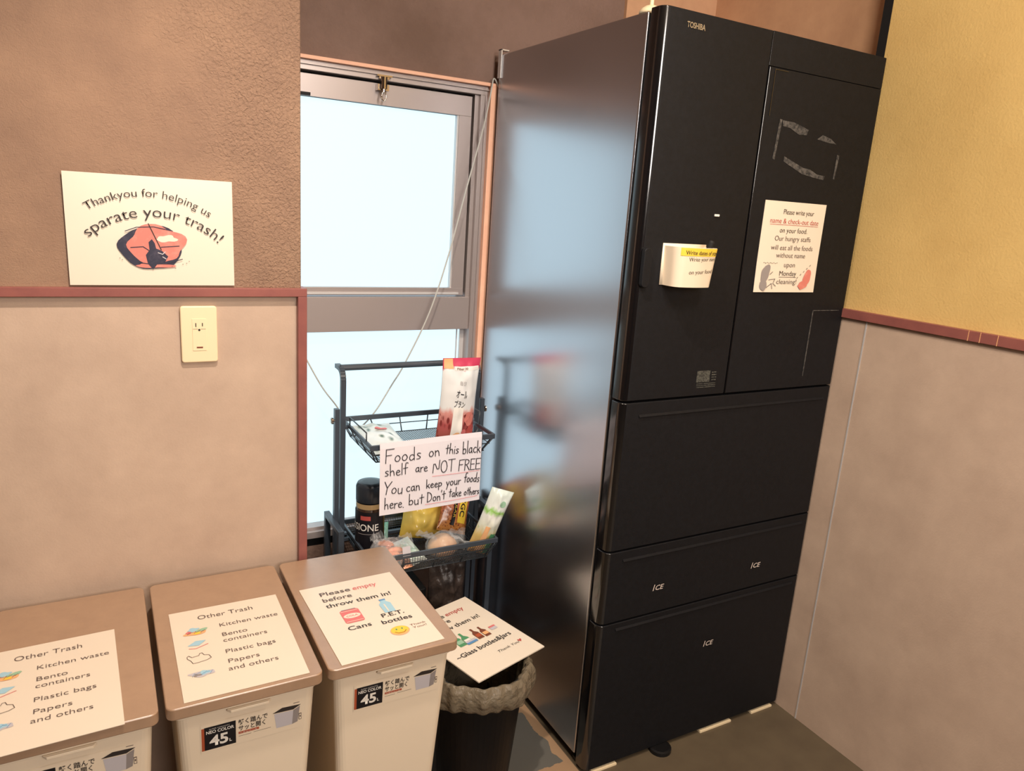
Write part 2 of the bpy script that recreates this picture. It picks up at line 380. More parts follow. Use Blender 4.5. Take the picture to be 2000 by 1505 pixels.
# ================================================================= fridge
FX0, FX1, FB, FF, FT = .5987, 1.288, .2793, -.4045, 1.769
fr = thing('refrigerator', 'tall black refrigerator with double upper doors beside the window', 'refrigerator', ((FX0+FX1)/2, 0, 0))
CX = (FX0+FX1)/2
def fp(mb, name, m, parent=fr, **k):
    mb.v = [(x-CX, y, z) for x, y, z in mb.v]; return mb.build(name, m, parent, **k)
mb = MB(); mb.box((FX0, -.357, .03), (FX1, FB, 1.765)); fp(mb, 'body', M['fr_side'], bevel=.004)
mb = MB(); mb.box((FX0+.008, -.3655, .035), (FX1-.008, -.356, 1.76)); fp(mb, 'door_gasket', M['gasket'])
def doormesh(x0, x1, z0, z1, rl, rr):
    """front slab with rounded outer vertical edges"""
    n = 6; pts = [(x0, -.3655)]
    for k in range(n+1):
        a = math.radians(180 + 90*k/n); pts.append((x0+rl + rl*math.cos(a), FF+rl + rl*math.sin(a)))
    for k in range(n+1):
        a = math.radians(270 + 90*k/n); pts.append((x1-rr + rr*math.cos(a), FF+rr + rr*math.sin(a)))
    pts.append((x1, -.3655)); mb = MB(); mb.prism(pts, z0, z1)
    mb.mi = [0 if i < 2 else 0 for i in range(len(mb.f))]
    # outer left side and its rounding are the glossy edge strip
    for i in range(len(pts)):
        f = 2 + i
        if i <= n-1: mb.mi[f] = 1
    return mb
seam = .9008
panels = [('door', FX0, seam-.0016, .971, 1.769, .018, .003), ('door', seam+.0016, FX1, .971, 1.6992, .003, .014), ('top_panel', seam-.0014, FX1, 1.7000, 1.769, .0005, .014),
          ('drawer', FX0, FX1, .610, .966, .018, .014), ('drawer', FX0, FX1, .421, .6055, .018, .014), ('drawer', FX0, FX1, .012, .4165, .018, .014)]
P = []
for nme, x0, x1, z0, z1, rl, rr in panels:
    q = doormesh(x0, x1, z0, z1, rl, rr)
    ob = fp(q, nme, [M['fr_front'], M['fr_edge']], bevel=.002)
    P.append(ob)
# recessed grip shelves along the top of each drawer, and fine grooves on the right door
for z in (.936, .583, .401):
    mb = MB(); mb.prism([(FF-.0035, z-.0032), (FF+.001, z-.006), (FF+.001, z+.002), (FF-.0005, z+.002)], 0, 1)
    vs = [(FX0+.05 + (FX1-FX0-.08)*t[2], t[0], t[1] - .0) for t in mb.v]; mb.v = vs
    fp(mb, 'drawer_lip', M['fr_front'])
mb = MB(); mb.box((1.163, FF-.0012, 1.00), (1.1655, FF+.001, 1.168)); mb.box((1.165, FF-.0012, 1.166), (1.26, FF+.001, 1.168)); fp(mb, 'trim_line', M['residue'], P[1])
mb = MB(); mb.box((.920, FF-.0012, 1.694), (.960, FF+.001, 1.6955)); mb.box((.9185, FF-.0012, 1.60), (.920, FF+.001, 1.6955)); fp(mb, 'trim_line', M['fr_edge'], P[1])
mb = MB(); mb.box((FX0+.01, -.385, .0), (FX1-.01, -.34, .0115)); fp(mb, 'kick_plate', M['black'])
for a, b in ((.625, .70), (.985, 1.10), (1.18, 1.262)):
    mb = MB(); mb.box((a, FF-.002, 0), (b, FF+.012, .0055)); fp(mb, 'base_strip', M['ivory'])
mb = MB(); mb.lathe([(.030, 0), (.030, .010), (.024, .0118)], (.84, FF-.004, 0), 20); fp(mb, 'adjuster', M['black'])
for x in (FX0+.05, FX1-.05):
    for y in (-.33, .22):
        mb = MB(); mb.lathe([(.018, 0), (.018, .01), (.010, .012), (.010, .0301)], (x, y, 0), 16); fp(mb, 'foot', M['black'], smooth=False)
# silver / worn lettering printed on the doors, standing in the front plane
def ftext(body, x, z, m, **k):
    o = text(body, 0, 0, m, fr, **k); o.matrix_world = Matrix.Translation((x, FF-.0004, z)) @ FACE; o.matrix_parent_inverse = Matrix.Identity(4)
    o.parent = fr; o.location = Vector((x-CX, FF-.0004, z)); return o
ftext('TOSHIBA', .660, 1.7375, M['brand'], w=.048, h=.0105, bold=.02, name='brand_lettering')
for x, z in ((.7505, .482), (1.084, .4775), (.949, .2775)):
    ftext('I', x, z, M['ice'], h=.0165, shear=.22, bold=.008, name='ice_lettering')
    ftext('CE', x+.0085, z+.0005, M['ice'], w=.026, h=.0128, shear=.22, bold=.012, name='ice_lettering')
# glue residue left by a removed notice
for pts in ([(.9478,1.512),(.9545,1.510),(.962,1.596),(.954,1.597)], [(.964,1.595),(1.00,1.594),(1.03,1.588),(1.05,1.583),(1.046,1.571),(1.02,1.570),(.99,1.581),(.966,1.583)],
            [(1.083,1.566),(1.10,1.577),(1.13,1.571),(1.15,1.561),(1.12,1.562)], [(.984,1.520),(1.01,1.512),(1.05,1.500),(1.075,1.498),(1.10,1.489),(1.128,1.487),(1.125,1.478),(1.09,1.481),(1.05,1.486),(1.0,1.503),(.984,1.509)],
            [(1.159,1.538),(1.168,1.537),(1.163,1.482),(1.158,1.483)]):
    vs = [(x-CX, FF-.0008, z) for x, z in pts]; mesh_obj('glue_residue', vs, [tuple(range(len(vs)))], M['residue'], P[1])
# worn sticker low on the left door
mb = MB(); mb.box((.806, FF-.0008, 1.003), (.846, FF, 1.030))
for k in range(3): mb.box((.808, FF-.0008, .990+.0042*k), (.866, FF, .9915+.0042*k))
for k in range(4): mb.box((.852, FF-.0008, 1.006+.006*k), (.866, FF, 1.0085+.006*k))
fp(mb, 'worn_sticker', M['wornlabel'], P[0])
# L bracket at the upper rear corner
mb = MB(); mb.box((FX0-.0035, .262, 1.705), (FX0-.0002, .2795, 1.778)); mb.box((FX0-.0035, .262, 1.7745), (FX0+.02, .2795, 1.778)); fp(mb, 'rear_bracket', M['alu_light'], bevel=.0005)

# anti-tip pole standing on the fridge
pl = thing('support_pole', 'ivory anti-tip pole standing on top of the refrigerator', 'pole', (.622, -.335, 1.7652))
mb = MB(); mb.lathe([(.024, 0), (.024, .004), (.020, .010), (.012, .015), (.006, .017)], n=28); mb.build('foot', M['ivory'], pl, smooth=True)
mb = MB(); mb.lathe([(.0042, .0165), (.0042, .612)], n=16); mb.build('pole', M['ivory'], pl, smooth=False)
mb = MB(); mb.lathe([(.006, .610), (.022, .622), (.024, .6346)], n=24); mb.build('head', M['ivory'], pl, smooth=False)

# ---------------------------------------------------------------- things on the fridge front
nt_ = sheet('door_notice', .205, .209, M['paper'], curl=lambda u, v: .006*max(0, .35-v)**1.2 + .0015*math.sin(3*u))
tag(nt_, 'white printed sheet asking for names and dates, on the right fridge door', 'notice'); wallplace(nt_, 1.0475, FF-.0012, 1.3175)
def NT(v): return .1045 - v*.209
Z = .0045
rows = [('Please write your', .30, .80, .135, 'ink'), ('name & check-out date', .11, .90, .235, 'red'), ('on your food.', .28, .73, .335, 'ink'), ('Our hungry staffs', .22, .81, .425, 'ink_soft'),
        ('will eat all the foods', .18, .87, .525, 'ink_soft'), ('without name', .28, .76, .61, 'ink_soft'), ('upon', .43, .61, .715, 'ink_soft'), ('Monday', .37, .65, .812, 'ink'), ('cleaning!', .34, .67, .905, 'ink_soft')]
for s, u0, u1, v, mm in rows:
    text(s, (u0-.5)*.205, NT(v), M[mm], nt_, w=(u1-u0)*.205, h=.0115, z=.0016)
ribbon([[((.11-.5)*.205, NT(.25)), ((.90-.5)*.205, NT(.25))]], .0009, M['red'], nt_, z=.002)
ribbon([[((.37-.5)*.205, NT(.828)), ((.65-.5)*.205, NT(.828))]], .0009, M['ink'], nt_, z=.0016)
ribbon([[(-.082+.0052*i, NT(.675)), (-.080+.0052*i, NT(.668+.01*(i % 2)))] for i in range(9)], .0012, M['ink'], nt_, z=.0016)
poly(ell(-.072, NT(.80), .013, .021, rot=-.3, wob=.3), M['greyp'], nt_, z=.0018); poly(ell(-.076, NT(.92), .012, .012, wob=.3, seed=3), M['greyp'], nt_, z=.0022)
ribbon([[(-.06, NT(.86)), (-.04, NT(.85)), (-.045, NT(.90)), (-.035, NT(.93))], [(-.066, NT(.95)), (-.05, NT(.90)), (-.046, NT(.96))], [(-.058, NT(.80)), (-.05, NT(.77))]], .0012, M['navy'], nt_, z=.0026)
poly(ell(.070, NT(.83), .013, .019, rot=-.4, wob=.3, seed=5), M['salmon'], nt_, z=.0018); poly(ell(.058, NT(.915), .017, .009, rot=.2, wob=.3, seed=6), M['salmon'], nt_, z=.0022)
ribbon([[(.035+.01*i, NT(.84-.035*i)), (.038+.01*i, NT(.825-.035*i))] for i in range(5)], .0015, M['ink_soft'], nt_, z=.0016)

# cup-shaped pen holder
hd = thing('pen_holder', 'white curved plastic pen holder with yellow strip stuck on the fridge door', 'holder', (.722, FF-.0006, 1.228))
_pf = [(-.055, 0)] + [(-.055 + .022*(1-math.cos(q)), -.030 - .024*math.sin(q)) for q in [i*math.pi/16 for i in range(9)]] + [(-.033 + .066*i/8, -.054 - .004*math.sin(math.pi*i/8)) for i in range(1, 8)] + [(.055 - .022*(1-math.sin(q)), -.030 - .024*math.cos(q)) for q in [i*math.pi/16 for i in range(9)]] + [(.055, 0)]
_ln = [0]
for _a, _b in zip(_pf, _pf[1:]): _ln.append(_ln[-1] + math.dist(_a, _b))
def cup(a, t):   # a = arc length fraction along the curved wall, t = height fraction
    q = a*_ln[-1]; i = max(k for k in range(len(_ln)-1) if _ln[k] <= q + 1e-9); f = min(1, (q-_ln[i])/(_ln[i+1]-_ln[i]))
    x = _pf[i][0]*(1-f) + _pf[i+1][0]*f; y = _pf[i][1]*(1-f) + _pf[i+1][1]*f
    return Vector((x*(.93 + .11*t), y*(.88+.12*t), t*.083))
mb = MB(); mb.grid(lambda u, v: cup(u, v), 40, 8)
mb.grid(lambda u, v: (cup(u, 1-v).x*.965, cup(u, 1-v).y*.955, cup(u, 1-v).z*.98+.002), 40, 8)
mb.grid(lambda u, v: tuple(cup(u, 1)*(1-v) + Vector((cup(u, 1).x*.965, cup(u, 1).y*.955, .0835))*v), 40, 1)
mb.grid(lambda u, v: (cup(u, 0).x, cup(u, 0).y*(1-v), 0), 40, 2)
mb.box((-.060, -.002, 0), (.060, 0, .088))
mb.build('cup', M['bin'], hd, smooth=True)
def cw(off):
    def f(x, y):
        a = .5 + x/_ln[-1]
        p = cup(min(max(a, 0), 1), y/.083); q = cup(min(max(a, 0), 1)+.01, y/.083); r = cup(max(a, 0)-.01, y/.083)
        n = (q-r).cross(Vector((0,0,1))).normalized()
        return p + n*off if n.y < 0 else p - n*off
    return f
mb = MB(); f = cw(.0006); mb.grid(lambda u, v: tuple(f(-.050+.115*u, .066+.0165*v)), 30, 2); mb.build('yellow_strip', M['yellowp'], hd, smooth=True)
text('Write dates of stay', -.040, .0690, M['ink'], hd, w=.088, h=.0085, warp=cw(.0011), bold=.006, sub=1)
text('Write your name', -.030, .055, M['ink'], hd, w=.078, h=.0085, warp=cw(.0011), rot=.03, sub=1)
text('on your food', -.026, .028, M['ink'], hd, w=.066, h=.0085, warp=cw(.0011), rot=.05, sub=1)
pen = thing('marker_pen', 'black marker pen standing in the white pen holder', 'pen', (.752, FF-.022, 1.2305), (.12, .16, 0))
mb = MB(); mb.lathe([(.0055, 0), (.0062, .01), (.0062, .060)], n=16); mb.build('barrel', M['black'], pen, smooth=False)
mb = MB(); mb.lathe([(.0068, .060), (.0068, .094), (.005, .098)], n=16); mb.build('cap', M['gasket'], pen, smooth=False)
grip = MB(); grip.prism(rrect(.607, 1.222, .6275, 1.305, .009), FF-.012, FF-.0002); grip.v = [(x, z, y) for x, y, z in grip.v]
grip.f = [tuple(reversed(f)) for f in grip.f]
gp = grip.build('magnetic_clip', M['fr_front'], bevel=.002); tag(gp, 'black oblong magnetic clip left of the white pen holder', 'clip')
mg = MB(); mg.box((.796, FF-.004, 1.3775), (.809, FF-.0002, 1.3825)); tag(mg.build('magnet', M['whitep'], bevel=.001), 'tiny white bar magnet above the pen holder', 'magnet')

# ================================================================= sign on the left wall
sg = sheet('wall_sign', .297, .21, M['paper'], curl=lambda u, v: .002*math.sin(2.5*u+1))
tag(sg, 'laminated sign thanking for separating trash, taped to the left wall', 'sign'); wallplace(sg, -.2885, -.0045, 1.2751, .0023)
text('Thankyou for helping us', -.004, .0665, M['ink'], sg, w=.226, h=.0150, align='C', arc=.193, z=.003, rot=-.02)
text('sparate your trash!', .004, .0285, M['ink'], sg, w=.252, h=.0205, align='C', arc=.170, z=.003, rot=-.02)
poly(ell(-.003, -.032, .058, .040, wob=.25, n=40), M['navy'], sg, z=.0028)
poly(ell(.004, -.026, .052, .037, wob=.3, n=40, seed=2), M['salmon'], sg, z=.0031)
poly(ell(.022, -.013, .017, .007, wob=.5, seed=4), M['paper'], sg, z=.0034)
poly(ell(-.003, -.066, .034, .0045, wob=.4, seed=9), M['salmon'], sg, z=.0030)
poly([(-.013,-.062),(-.016,-.045),(-.009,-.035),(-.010,-.020),(-.004,-.014),(.001,-.022),(.003,-.032),(.013,-.036),(.024,-.047),(.018,-.058),(.004,-.062),(-.004,-.073)], M['navy'], sg, z=.0036)
ribbon([[(-.009, .016), (.012, -.034)]], .0016, M['ink'], sg, z=.0040)
ribbon([[(-.042,-.031), (-.020,-.029), (-.010,-.036)], [(.012,-.029), (.045,-.026)], [(.0,-.044), (.012,-.040), (.020,-.048)], [(-.028,-.060), (-.005,-.063), (.02,-.061), (.05,-.052)], [(-.05,.0), (-.03,.008), (.0,.010), (.03,.004)]], .0015, M['navy'], sg, z=.0038)
ribbon([[(.006,-.040), (.014,-.043), (.019,-.038)], [(.014,-.048), (.020,-.052)]], .0016, M['palegrey'], sg, z=.0041)
ribbon([[(x, y), (x+.001, y)] for x, y in ((-.062,-.052), (-.058,-.055), (.030,-.067), (.036,-.070), (.050,-.062), (.057,-.060), (.062,-.056))], .0012, M['ink_soft'], sg, z=.003)

# outlet plate
ou = thing('wall_outlet', 'ivory wall outlet plate with one earthed socket on the grey panel', 'outlet', (-.2115, .0038, 1.068))
ou.matrix_world = Matrix.Translation((-.2115, .0038, 1.068)) @ FACE
mb = MB(); mb.prism(rrect(-.0355, -.0595, .0355, .0595, .006), 0, .0095); mb.build('plate', M['ivory'], ou, bevel=.003, seg=3)
mb = MB(); mb.prism(rrect(-.0135, -.034, .0135, .0335, .001), .0096, .0106); mb.build('socket_insert', M['ivory'], ou, bevel=.0004)
for a, b in (((-.0072, .0165, .0107), (-.0055, .0245, .0112)), ((.0055, .0175, .0107), (.0072, .0245, .0112))):
    mb = MB(); mb.box(a, b); mb.build('slot', M['gasket'], ou)
mb = MB(); mb.lathe([(.0022, .0107), (.0022, .0112)], (0, .010, 0), 12); mb.build('slot', M['gasket'], ou)
for a, b in (((-.0125, .0115, .0107), (-.003, .0120, .0110)), ((.003, .0115, .0107), (.0125, .0120, .0110)), ((-.006, -.0285, .0107), (.006, -.0255, .0112))):
    mb = MB(); mb.box(a, b); mb.build('groove', M['brownp'], ou)

# ================================================================= pedal bins
BW, BD, BY, BZ = .2636, .4452, -.0245, .5244
LT = .0226
def make_bin(i, x, label):
    t = thing('pedal_bin', label, 'trash bin', (x+BW/2, BY-BD/2, 0), group='ivory pedal bins with taupe lids')
    # tapered body
    mb = MB(); n0 = rrect(-.094, -.182, .094, .182, .02); n1 = rrect(-.1155, -.2030, .1215, .2030, .016); k = len(n0)
    rings = [(n0, 0), (n0, .006), (n1, BZ-LT-.004)]
    vs = [(x, y, z) for q, z in rings for x, y in q]
    fs = [(r*k+j, r*k+(j+1) % k, (r+1)*k+(j+1) % k, (r+1)*k+j) for r in range(2) for j in range(k)] + [tuple(range(k-1, -1, -1)), tuple(2*k+j for j in range(k))]
    mb.add(vs, fs); mb.build('body', M['bin'], t, smooth=False)
    # rim collar under the lid with its front grip
    mb = MB(); mb.prism(rrect(-.122, -.2085, .125, .2085, .016), BZ-LT-.012, BZ-LT-.0002); c = mb.build('collar', M['bin'], t, bevel=.001)
    mb = MB(); mb.prism([(-.035, -.2085), (.04, -.2085), (.034, -.216), (-.029, -.216)], BZ-LT-.0165, BZ-LT-.0115); mb.build('front_grip', M['bin'], c, bevel=.001)
    mb = MB(); mb.prism(rrect(-BW/2+.001, -BD/2, BW/2-.001, BD/2, .014), BZ-LT, BZ); mb.build('lid', M['lid'], t, bevel=.003, seg=3)
    mb = MB(); mb.prism([(-.05, -.185), (.05, -.185), (.045, -.215), (-.045, -.215)], .012, .022); mb.build('pedal', M['lid'], t, bevel=.002)
    # printed product sticker, lying on the sloping front
    s = bpy.data.objects.new('product_label', None)
    me = MB(); H = .055
    def sl(z): return -.2033 + (BZ-LT-.004-z)*(.021/.494)
    mb = MB(); mb.add([(-.078, sl(.407)-.0006, .407), (.096, sl(.407)-.0006, .407), (.096, sl(.466)-.0006, .466), (-.078, sl(.466)-.0006, .466)], [(0,1,2,3)])
    s = mb.build('product_label', M['bin'], t)
    def wp(x, y): return Vector((x, sl(y)-.0010, y))
    def wp2(x, y): return Vector((x, sl(y)-.0015, y))
    mk = lambda pts, m, f=wp: poly(pts, m, s, warp=f, name='print')
    mk(rect(-.0765, .411, -.0715, .4575), M['orangep']); mk(rect(-.0720, .411, -.0200, .4585), M['inkh'])
    tt = lambda b, x, y, m, **k: text(b, x, y, m, s, warp=wp2, name='label_lettering', **k)
    tt('NEO COLOR', -.0690, .4445, M['whitep'], w=.046, h=.0062, bold=.02); tt('45', -.0640, .4185, M['whitep'], w=.031, h=.0205, bold=.03); tt('L', -.0310, .4185, M['whitep'], w=.004, h=.006, bold=.02)
    tt('SUPER CAPACITY', -.0640, .4525, M['whitep'], w=.034, h=.0022)
    tt('軽く踏んで', -.0155, .4475, M['ink'], w=.050, h=.0086, bold=.012); tt('サッと開く', -.0155, .4350, M['ink'], w=.046, h=.0086, bold=.012)
    mk(rect(-.0155, .4275, .0195, .4320), M['orangep'], wp); tt('ペダルペール', -.0140, .4283, M['whitep'], w=.030, h=.0026)
    mk(rect(-.0155, .4225, .006, .4232), M['ink_soft']); mk(rect(.010, .4235, .040, .4242), M['ink_soft'])
    mk([(.043, .451), (.060, .459), (.094, .457), (.080, .4495)], M['ink']); mk([(.046, .4495), (.080, .4480), (.078, .418), (.050, .418)], M['palegrey']); mk([(.080, .4480), (.092, .4540), (.088, .421), (.078, .418)], M['greyp'])
    mk(rect(.0900, .424, .0950, .438), M['ink_soft']); mk(rect(.0908, .4255, .0942, .4365), M['bin'], wp2); mk(rect(.0915, .430, .0935, .434), M['ink_soft'], lambda x, y: Vector((x, sl(y)-.0019, y)))
    mk(rect(.080, .462, .091, .4632), M['ink_soft'])
    return t
make_bin(0, -.6052, 'ivory pedal bin, leftmost of three, under the white cut-off notice')
make_bin(1, -.3332, 'ivory pedal bin, middle of the three, below the outlet')
make_bin(2, -.0616, 'ivory pedal bin nearest the black rolling cart, lid notice about cans')

def lid_notice(x, y, rot, label, curl=None):
    p = sheet('lid_notice', .21, .297, M['paper'], curl=curl); tag(p, label, 'notice', 'printed notices on the bin lids')
    p.matrix_world = Matrix.Translation((x, y, BZ+.0010)) @ Matrix.Rotation(rot, 4, 'Z'); return p
def UV(u, v): return ((u-.5)*.21, .1485 - v*.297)
def other_trash(p, full=True):
    T = lambda s, u0, u1, v, m='ink_soft', h=.0125: text(s, *UV(u0, v), M[m], p, w=(u1-u0)*.21, h=h, z=.0014+hz)
    hz = .0
    T('Other Trash', .24, .74, .145, 'ink_soft', .0150)
    T('Kitchen waste', .41, .94, .285); T('Bento', .41, .63, .405); T('containers', .405, .79, .475); T('Plastic bags', .40, .83, .605); T('Papers', .40, .66, .715); T('and others', .385, .80, .795)
    d = lambda pts, m, z=.0012: poly(pts, M[m], p, z=z)
    c = UV(.20, .29)
    d(ell(c[0], c[1]-.002, .020, .009, wob=.6, seed=1), 'paleorange'); d(ell(c[0]-.004, c[1]+.008, .010, .007, wob=.5, seed=2), 'paleblue', .0014); d(ell(c[0]+.010, c[1]+.004, .013, .004, wob=.5, seed=3, rot=.3), 'palegreen', .0015)
    d(ell(c[0]-.013, c[1], .005, .004, wob=.5), 'pink', .0016); d(ell(c[0]+.002, c[1]-.006, .007, .003, wob=.5), 'yellowp', .0016)
    ribbon([[(c[0]-.016+.004*i, c[1]-.006+.003*(i % 3)), (c[0]-.012+.004*i, c[1]+.002*(i % 2))] for i in range(8)], .0007, M['ink_soft'], p, z=.0018)
    c = UV(.19, .44); d([(c[0]-.018, c[1]), (c[0]-.002, c[1]+.013), (c[0]+.016, c[1]+.010), (c[0]+.002, c[1]-.004)], 'paleblue')
    ribbon([[(c[0]-.016, c[1]-.010), (c[0]-.004, c[1]-.013), (c[0]+.018, c[1]-.004)]], .0013, M['pink'], p, z=.0014)
    c = UV(.18, .60); ribbon([[(c[0]+a, c[1]+b) for a, b in ((-.020,.012),(-.017,.015),(-.012,.008),(.0,.010),(.002,.016),(.006,.017),(.009,.009),(.017,.006),(.020,-.004),(.012,-.009),(-.004,-.012),(-.012,-.012),(-.015,-.002),(-.020,.006),(-.020,.012))]], .0010, M['ink_soft'], p, z=.0014)
    c = UV(.18, .76)
    d(ell(c[0], c[1], .020, .009, wob=.7, seed=7), 'palegrey'); d(ell(c[0]+.004, c[1]+.002, .010, .006, wob=.7, seed=8), 'paleblue', .0014); d(ell(c[0]-.010, c[1]-.003, .006, .004, wob=.7, seed=9), 'greyp', .0015)
    ribbon([[(c[0]-.018+.005*i, c[1]-.006+.004*(i % 3)), (c[0]-.013+.005*i, c[1]+.004-.003*(i % 2))] for i in range(7)], .0007, M['blue'], p, z=.0018)
p1 = lid_notice(-.502, -.331, .03, 'white trash notice on the leftmost bin lid, cut off by the frame'); other_trash(p1)
p2 = lid_notice(-.1992, -.3117, .0019, 'white other-trash notice on the middle bin lid'); other_trash(p2)
p3 = lid_notice(.0645, -.3107, .0324, 'white notice about cans and bottles on the bin lid nearest the cart')
T = lambda s, u0, u1, v, m='ink_soft', h=.0150, **k: text(s, *UV(u0, v), M[m], p3, w=(u1-u0)*.21, h=h, z=.0014, **k)
T('Please', .165, .48, .155, bold=.006); T('empty', .51, .77, .155, 'pink', bold=.006); T('before', .16, .46, .24, bold=.006); T('throw them in!', .155, .84, .325, 'ink', bold=.006)
T('Cans', .23, .46, .655, 'ink', .0140, bold=.006); T('P.E.T.', .60, .83, .595, 'ink', .0140, bold=.008); T('bottles', .56, .87, .675, 'ink', .0140, bold=.008)
c = UV(.34, .485); poly(rrect(c[0]-.020, c[1]-.025, c[0]+.020, c[1]+.025, .005), M['pink'], p3, z=.0012); poly(ell(c[0], c[1], .018, .009), M['paper'], p3, z=.0015)
text('COLA', c[0], c[1]-.003, M['pink'], p3, w=.024, h=.006, align='C', z=.0018, bold=.01); poly(rect(c[0]-.015, c[1]+.0245, c[0]+.015, c[1]+.027), M['greyp'], p3, z=.0015)
for yy in (-.021, .019): poly(rect(c[0]-.018, c[1]+yy, c[0]+.018, c[1]+yy+.0015), M['paper'], p3, z=.0015)
c = UV(.71, .46); poly([(c[0]+a, c[1]+b) for a, b in ((-.012,-.025),(.012,-.025),(.013,.010),(.006,.019),(.006,.026),(-.006,.026),(-.006,.019),(-.013,.010))], M['paleblue'], p3, z=.0012)
poly(rect(c[0]-.007, c[1]+.024, c[0]+.007, c[1]+.029), M['blue'], p3, z=.0014); poly(rect(c[0]-.004, c[1]-.022, c[0]-.001, c[1]+.008), M['paper'], p3, z=.0015)
c = UV(.67, .79); poly(ell(c[0], c[1], .020, .0165), M['paleorange'], p3, z=.0012); poly(ell(c[0], c[1]+.002, .018, .0135), M['yellowp'], p3, z=.0014); ribbon([[(c[0]-.012, c[1]-.003), (c[0]-.006, c[1]-.009), (c[0]+.006, c[1]-.009), (c[0]+.012, c[1]-.003)]], .0016, M['orangep'], p3, z=.0017)
for q in (-.006, .006): poly(ell(c[0]+q, c[1]+.005, .0018, .0026), M['green'], p3, z=.0017)
text('Thank', *UV(.79, .77), M['brownp'], p3, w=.034, h=.006, z=.0014); text('You!!', *UV(.80, .805), M['brownp'], p3, w=.030, h=.006, z=.0014)

# ================================================================= glass can with bag and notice board
cn = thing('trash_can', 'round black plastic trash can lined with a bag beside the fridge', 'trash can', (.345, -.29, 0))
mb = MB(); mb.lathe([(.082, 0), (.086, .004), (.112, .318), (.116, .320), (.116, .326), (.109, .326), (.084, .01), (.0, .01)], n=48, cap0=True, cap1=False)
mb.build('can', M['can'], cn, smooth=False, bevel=0)
def bagf(u, v):
    a = 2*math.pi*u; wv = .004*math.sin(9*a)+.003*math.sin(23*a+2)+.003*noise.noise(Vector((6*math.cos(a), 6*math.sin(a), v*2)))
    prof = [(.112,.262), (.127,.272), (.132,.295), (.129,.320), (.118,.334), (.106,.326), (.098,.25), (.093,.16)]
    t = v*(len(prof)-1); i = min(int(t), len(prof)-2); s = t-i
    r = prof[i][0]*(1-s)+prof[i+1][0]*s + wv*(1-.5*v); z = prof[i][1]*(1-s)+prof[i+1][1]*s + .007*math.sin(3*a+1)*(1-v) 
    return (r*math.cos(a), r*math.sin(a), z)
mb = MB(); mb.grid(bagf, 160, 24); mb.build('bin_bag', M['bag'], cn, smooth=True)
gb = sheet('glass_notice', .2165, .289, M['paper'], th=.003); tag(gb, 'stiff white notice about glass bottles resting on the round can', 'notice')
TR, BR, BL = Vector((.4222,-.0450,.342)), Vector((.5065,-.3205,.3385)), Vector((.2975,-.3830,.3395))
ex = (BR-BL).normalized(); ey = (TR-BR).normalized(); ez = ex.cross(ey).normalized(); ey = ez.cross(ex)
mg_ = Matrix((ex, ey, ez)).transposed().to_4x4(); mg_.translation = (TR+BL)/2 + Vector((0, 0, .0018)); gb.matrix_world = mg_
def GV(u, v): return ((u-.5)*.2165, .1445-v*.289)
g = lambda s, u0, u1, v, m='ink', h=.0150, **k: text(s, *GV(u0, v), M[m], gb, w=(u1-u0)*.2165, h=h, z=.0026, **k)
g('Please', .20, .50, .155, bold=.006); g('empty', .53, .80, .155, 'red', bold=.004); g('before', .20, .5, .24, bold=.006); g('throw them in!', .16, .84, .335, bold=.006)
g('~Glass bottles&Jars', .08, .88, .70, bold=.01); g('Thank You', .52, .84, .83, 'ink', .0085, shear=.3)
c = GV(.865, .815); poly([(c[0], c[1]-.004), (c[0]+.006, c[1]+.003), (c[0]+.004, c[1]+.007), (c[0], c[1]+.004), (c[0]-.004, c[1]+.007), (c[0]-.006, c[1]+.003)], M['red'], gb, z=.0026)
def bottle(cx, cy, s, m, m2=None):
    c = GV(cx, cy)
    poly([(c[0]+a*s, c[1]+b*s) for a, b in ((-.009,-.02),(.009,-.02),(.009,.006),(.003,.014),(.003,.026),(-.003,.026),(-.003,.014),(-.009,.006))], M[m], gb, z=.0024+cx*.0004)
    if m2: poly([(c[0]+a*s, c[1]+b*s) for a, b in ((-.008,-.012),(.008,-.012),(.008,.0),(-.008,.0))], M[m2], gb, z=.0028+cx*.0004)
bottle(.30, .50, 1.15, 'green', 'palegreen'); bottle(.40, .52, 1.1, 'green', 'whitep'); bottle(.56, .52, 1.0, 'brownp', 'orangep'); bottle(.66, .53, .95, 'brownp', 'paleorange')
c = GV(.42, .575); poly(rect(c[0]-.016, c[1]-.006, c[0]+.016, c[1]+.008), M['blue'], gb, z=.0032); poly(rect(c[0]-.016, c[1]+.001, c[0]+.016, c[1]+.008), M['palegrey'], gb, z=.0034)
c = GV(.80, .53); poly(rect(c[0]-.010, c[1]-.008, c[0]+.010, c[1]+.008), M['palegrey'], gb, z=.0028); poly(rect(c[0]-.010, c[1]+.002, c[0]+.010, c[1]+.008), M['pink'], gb, z=.003)

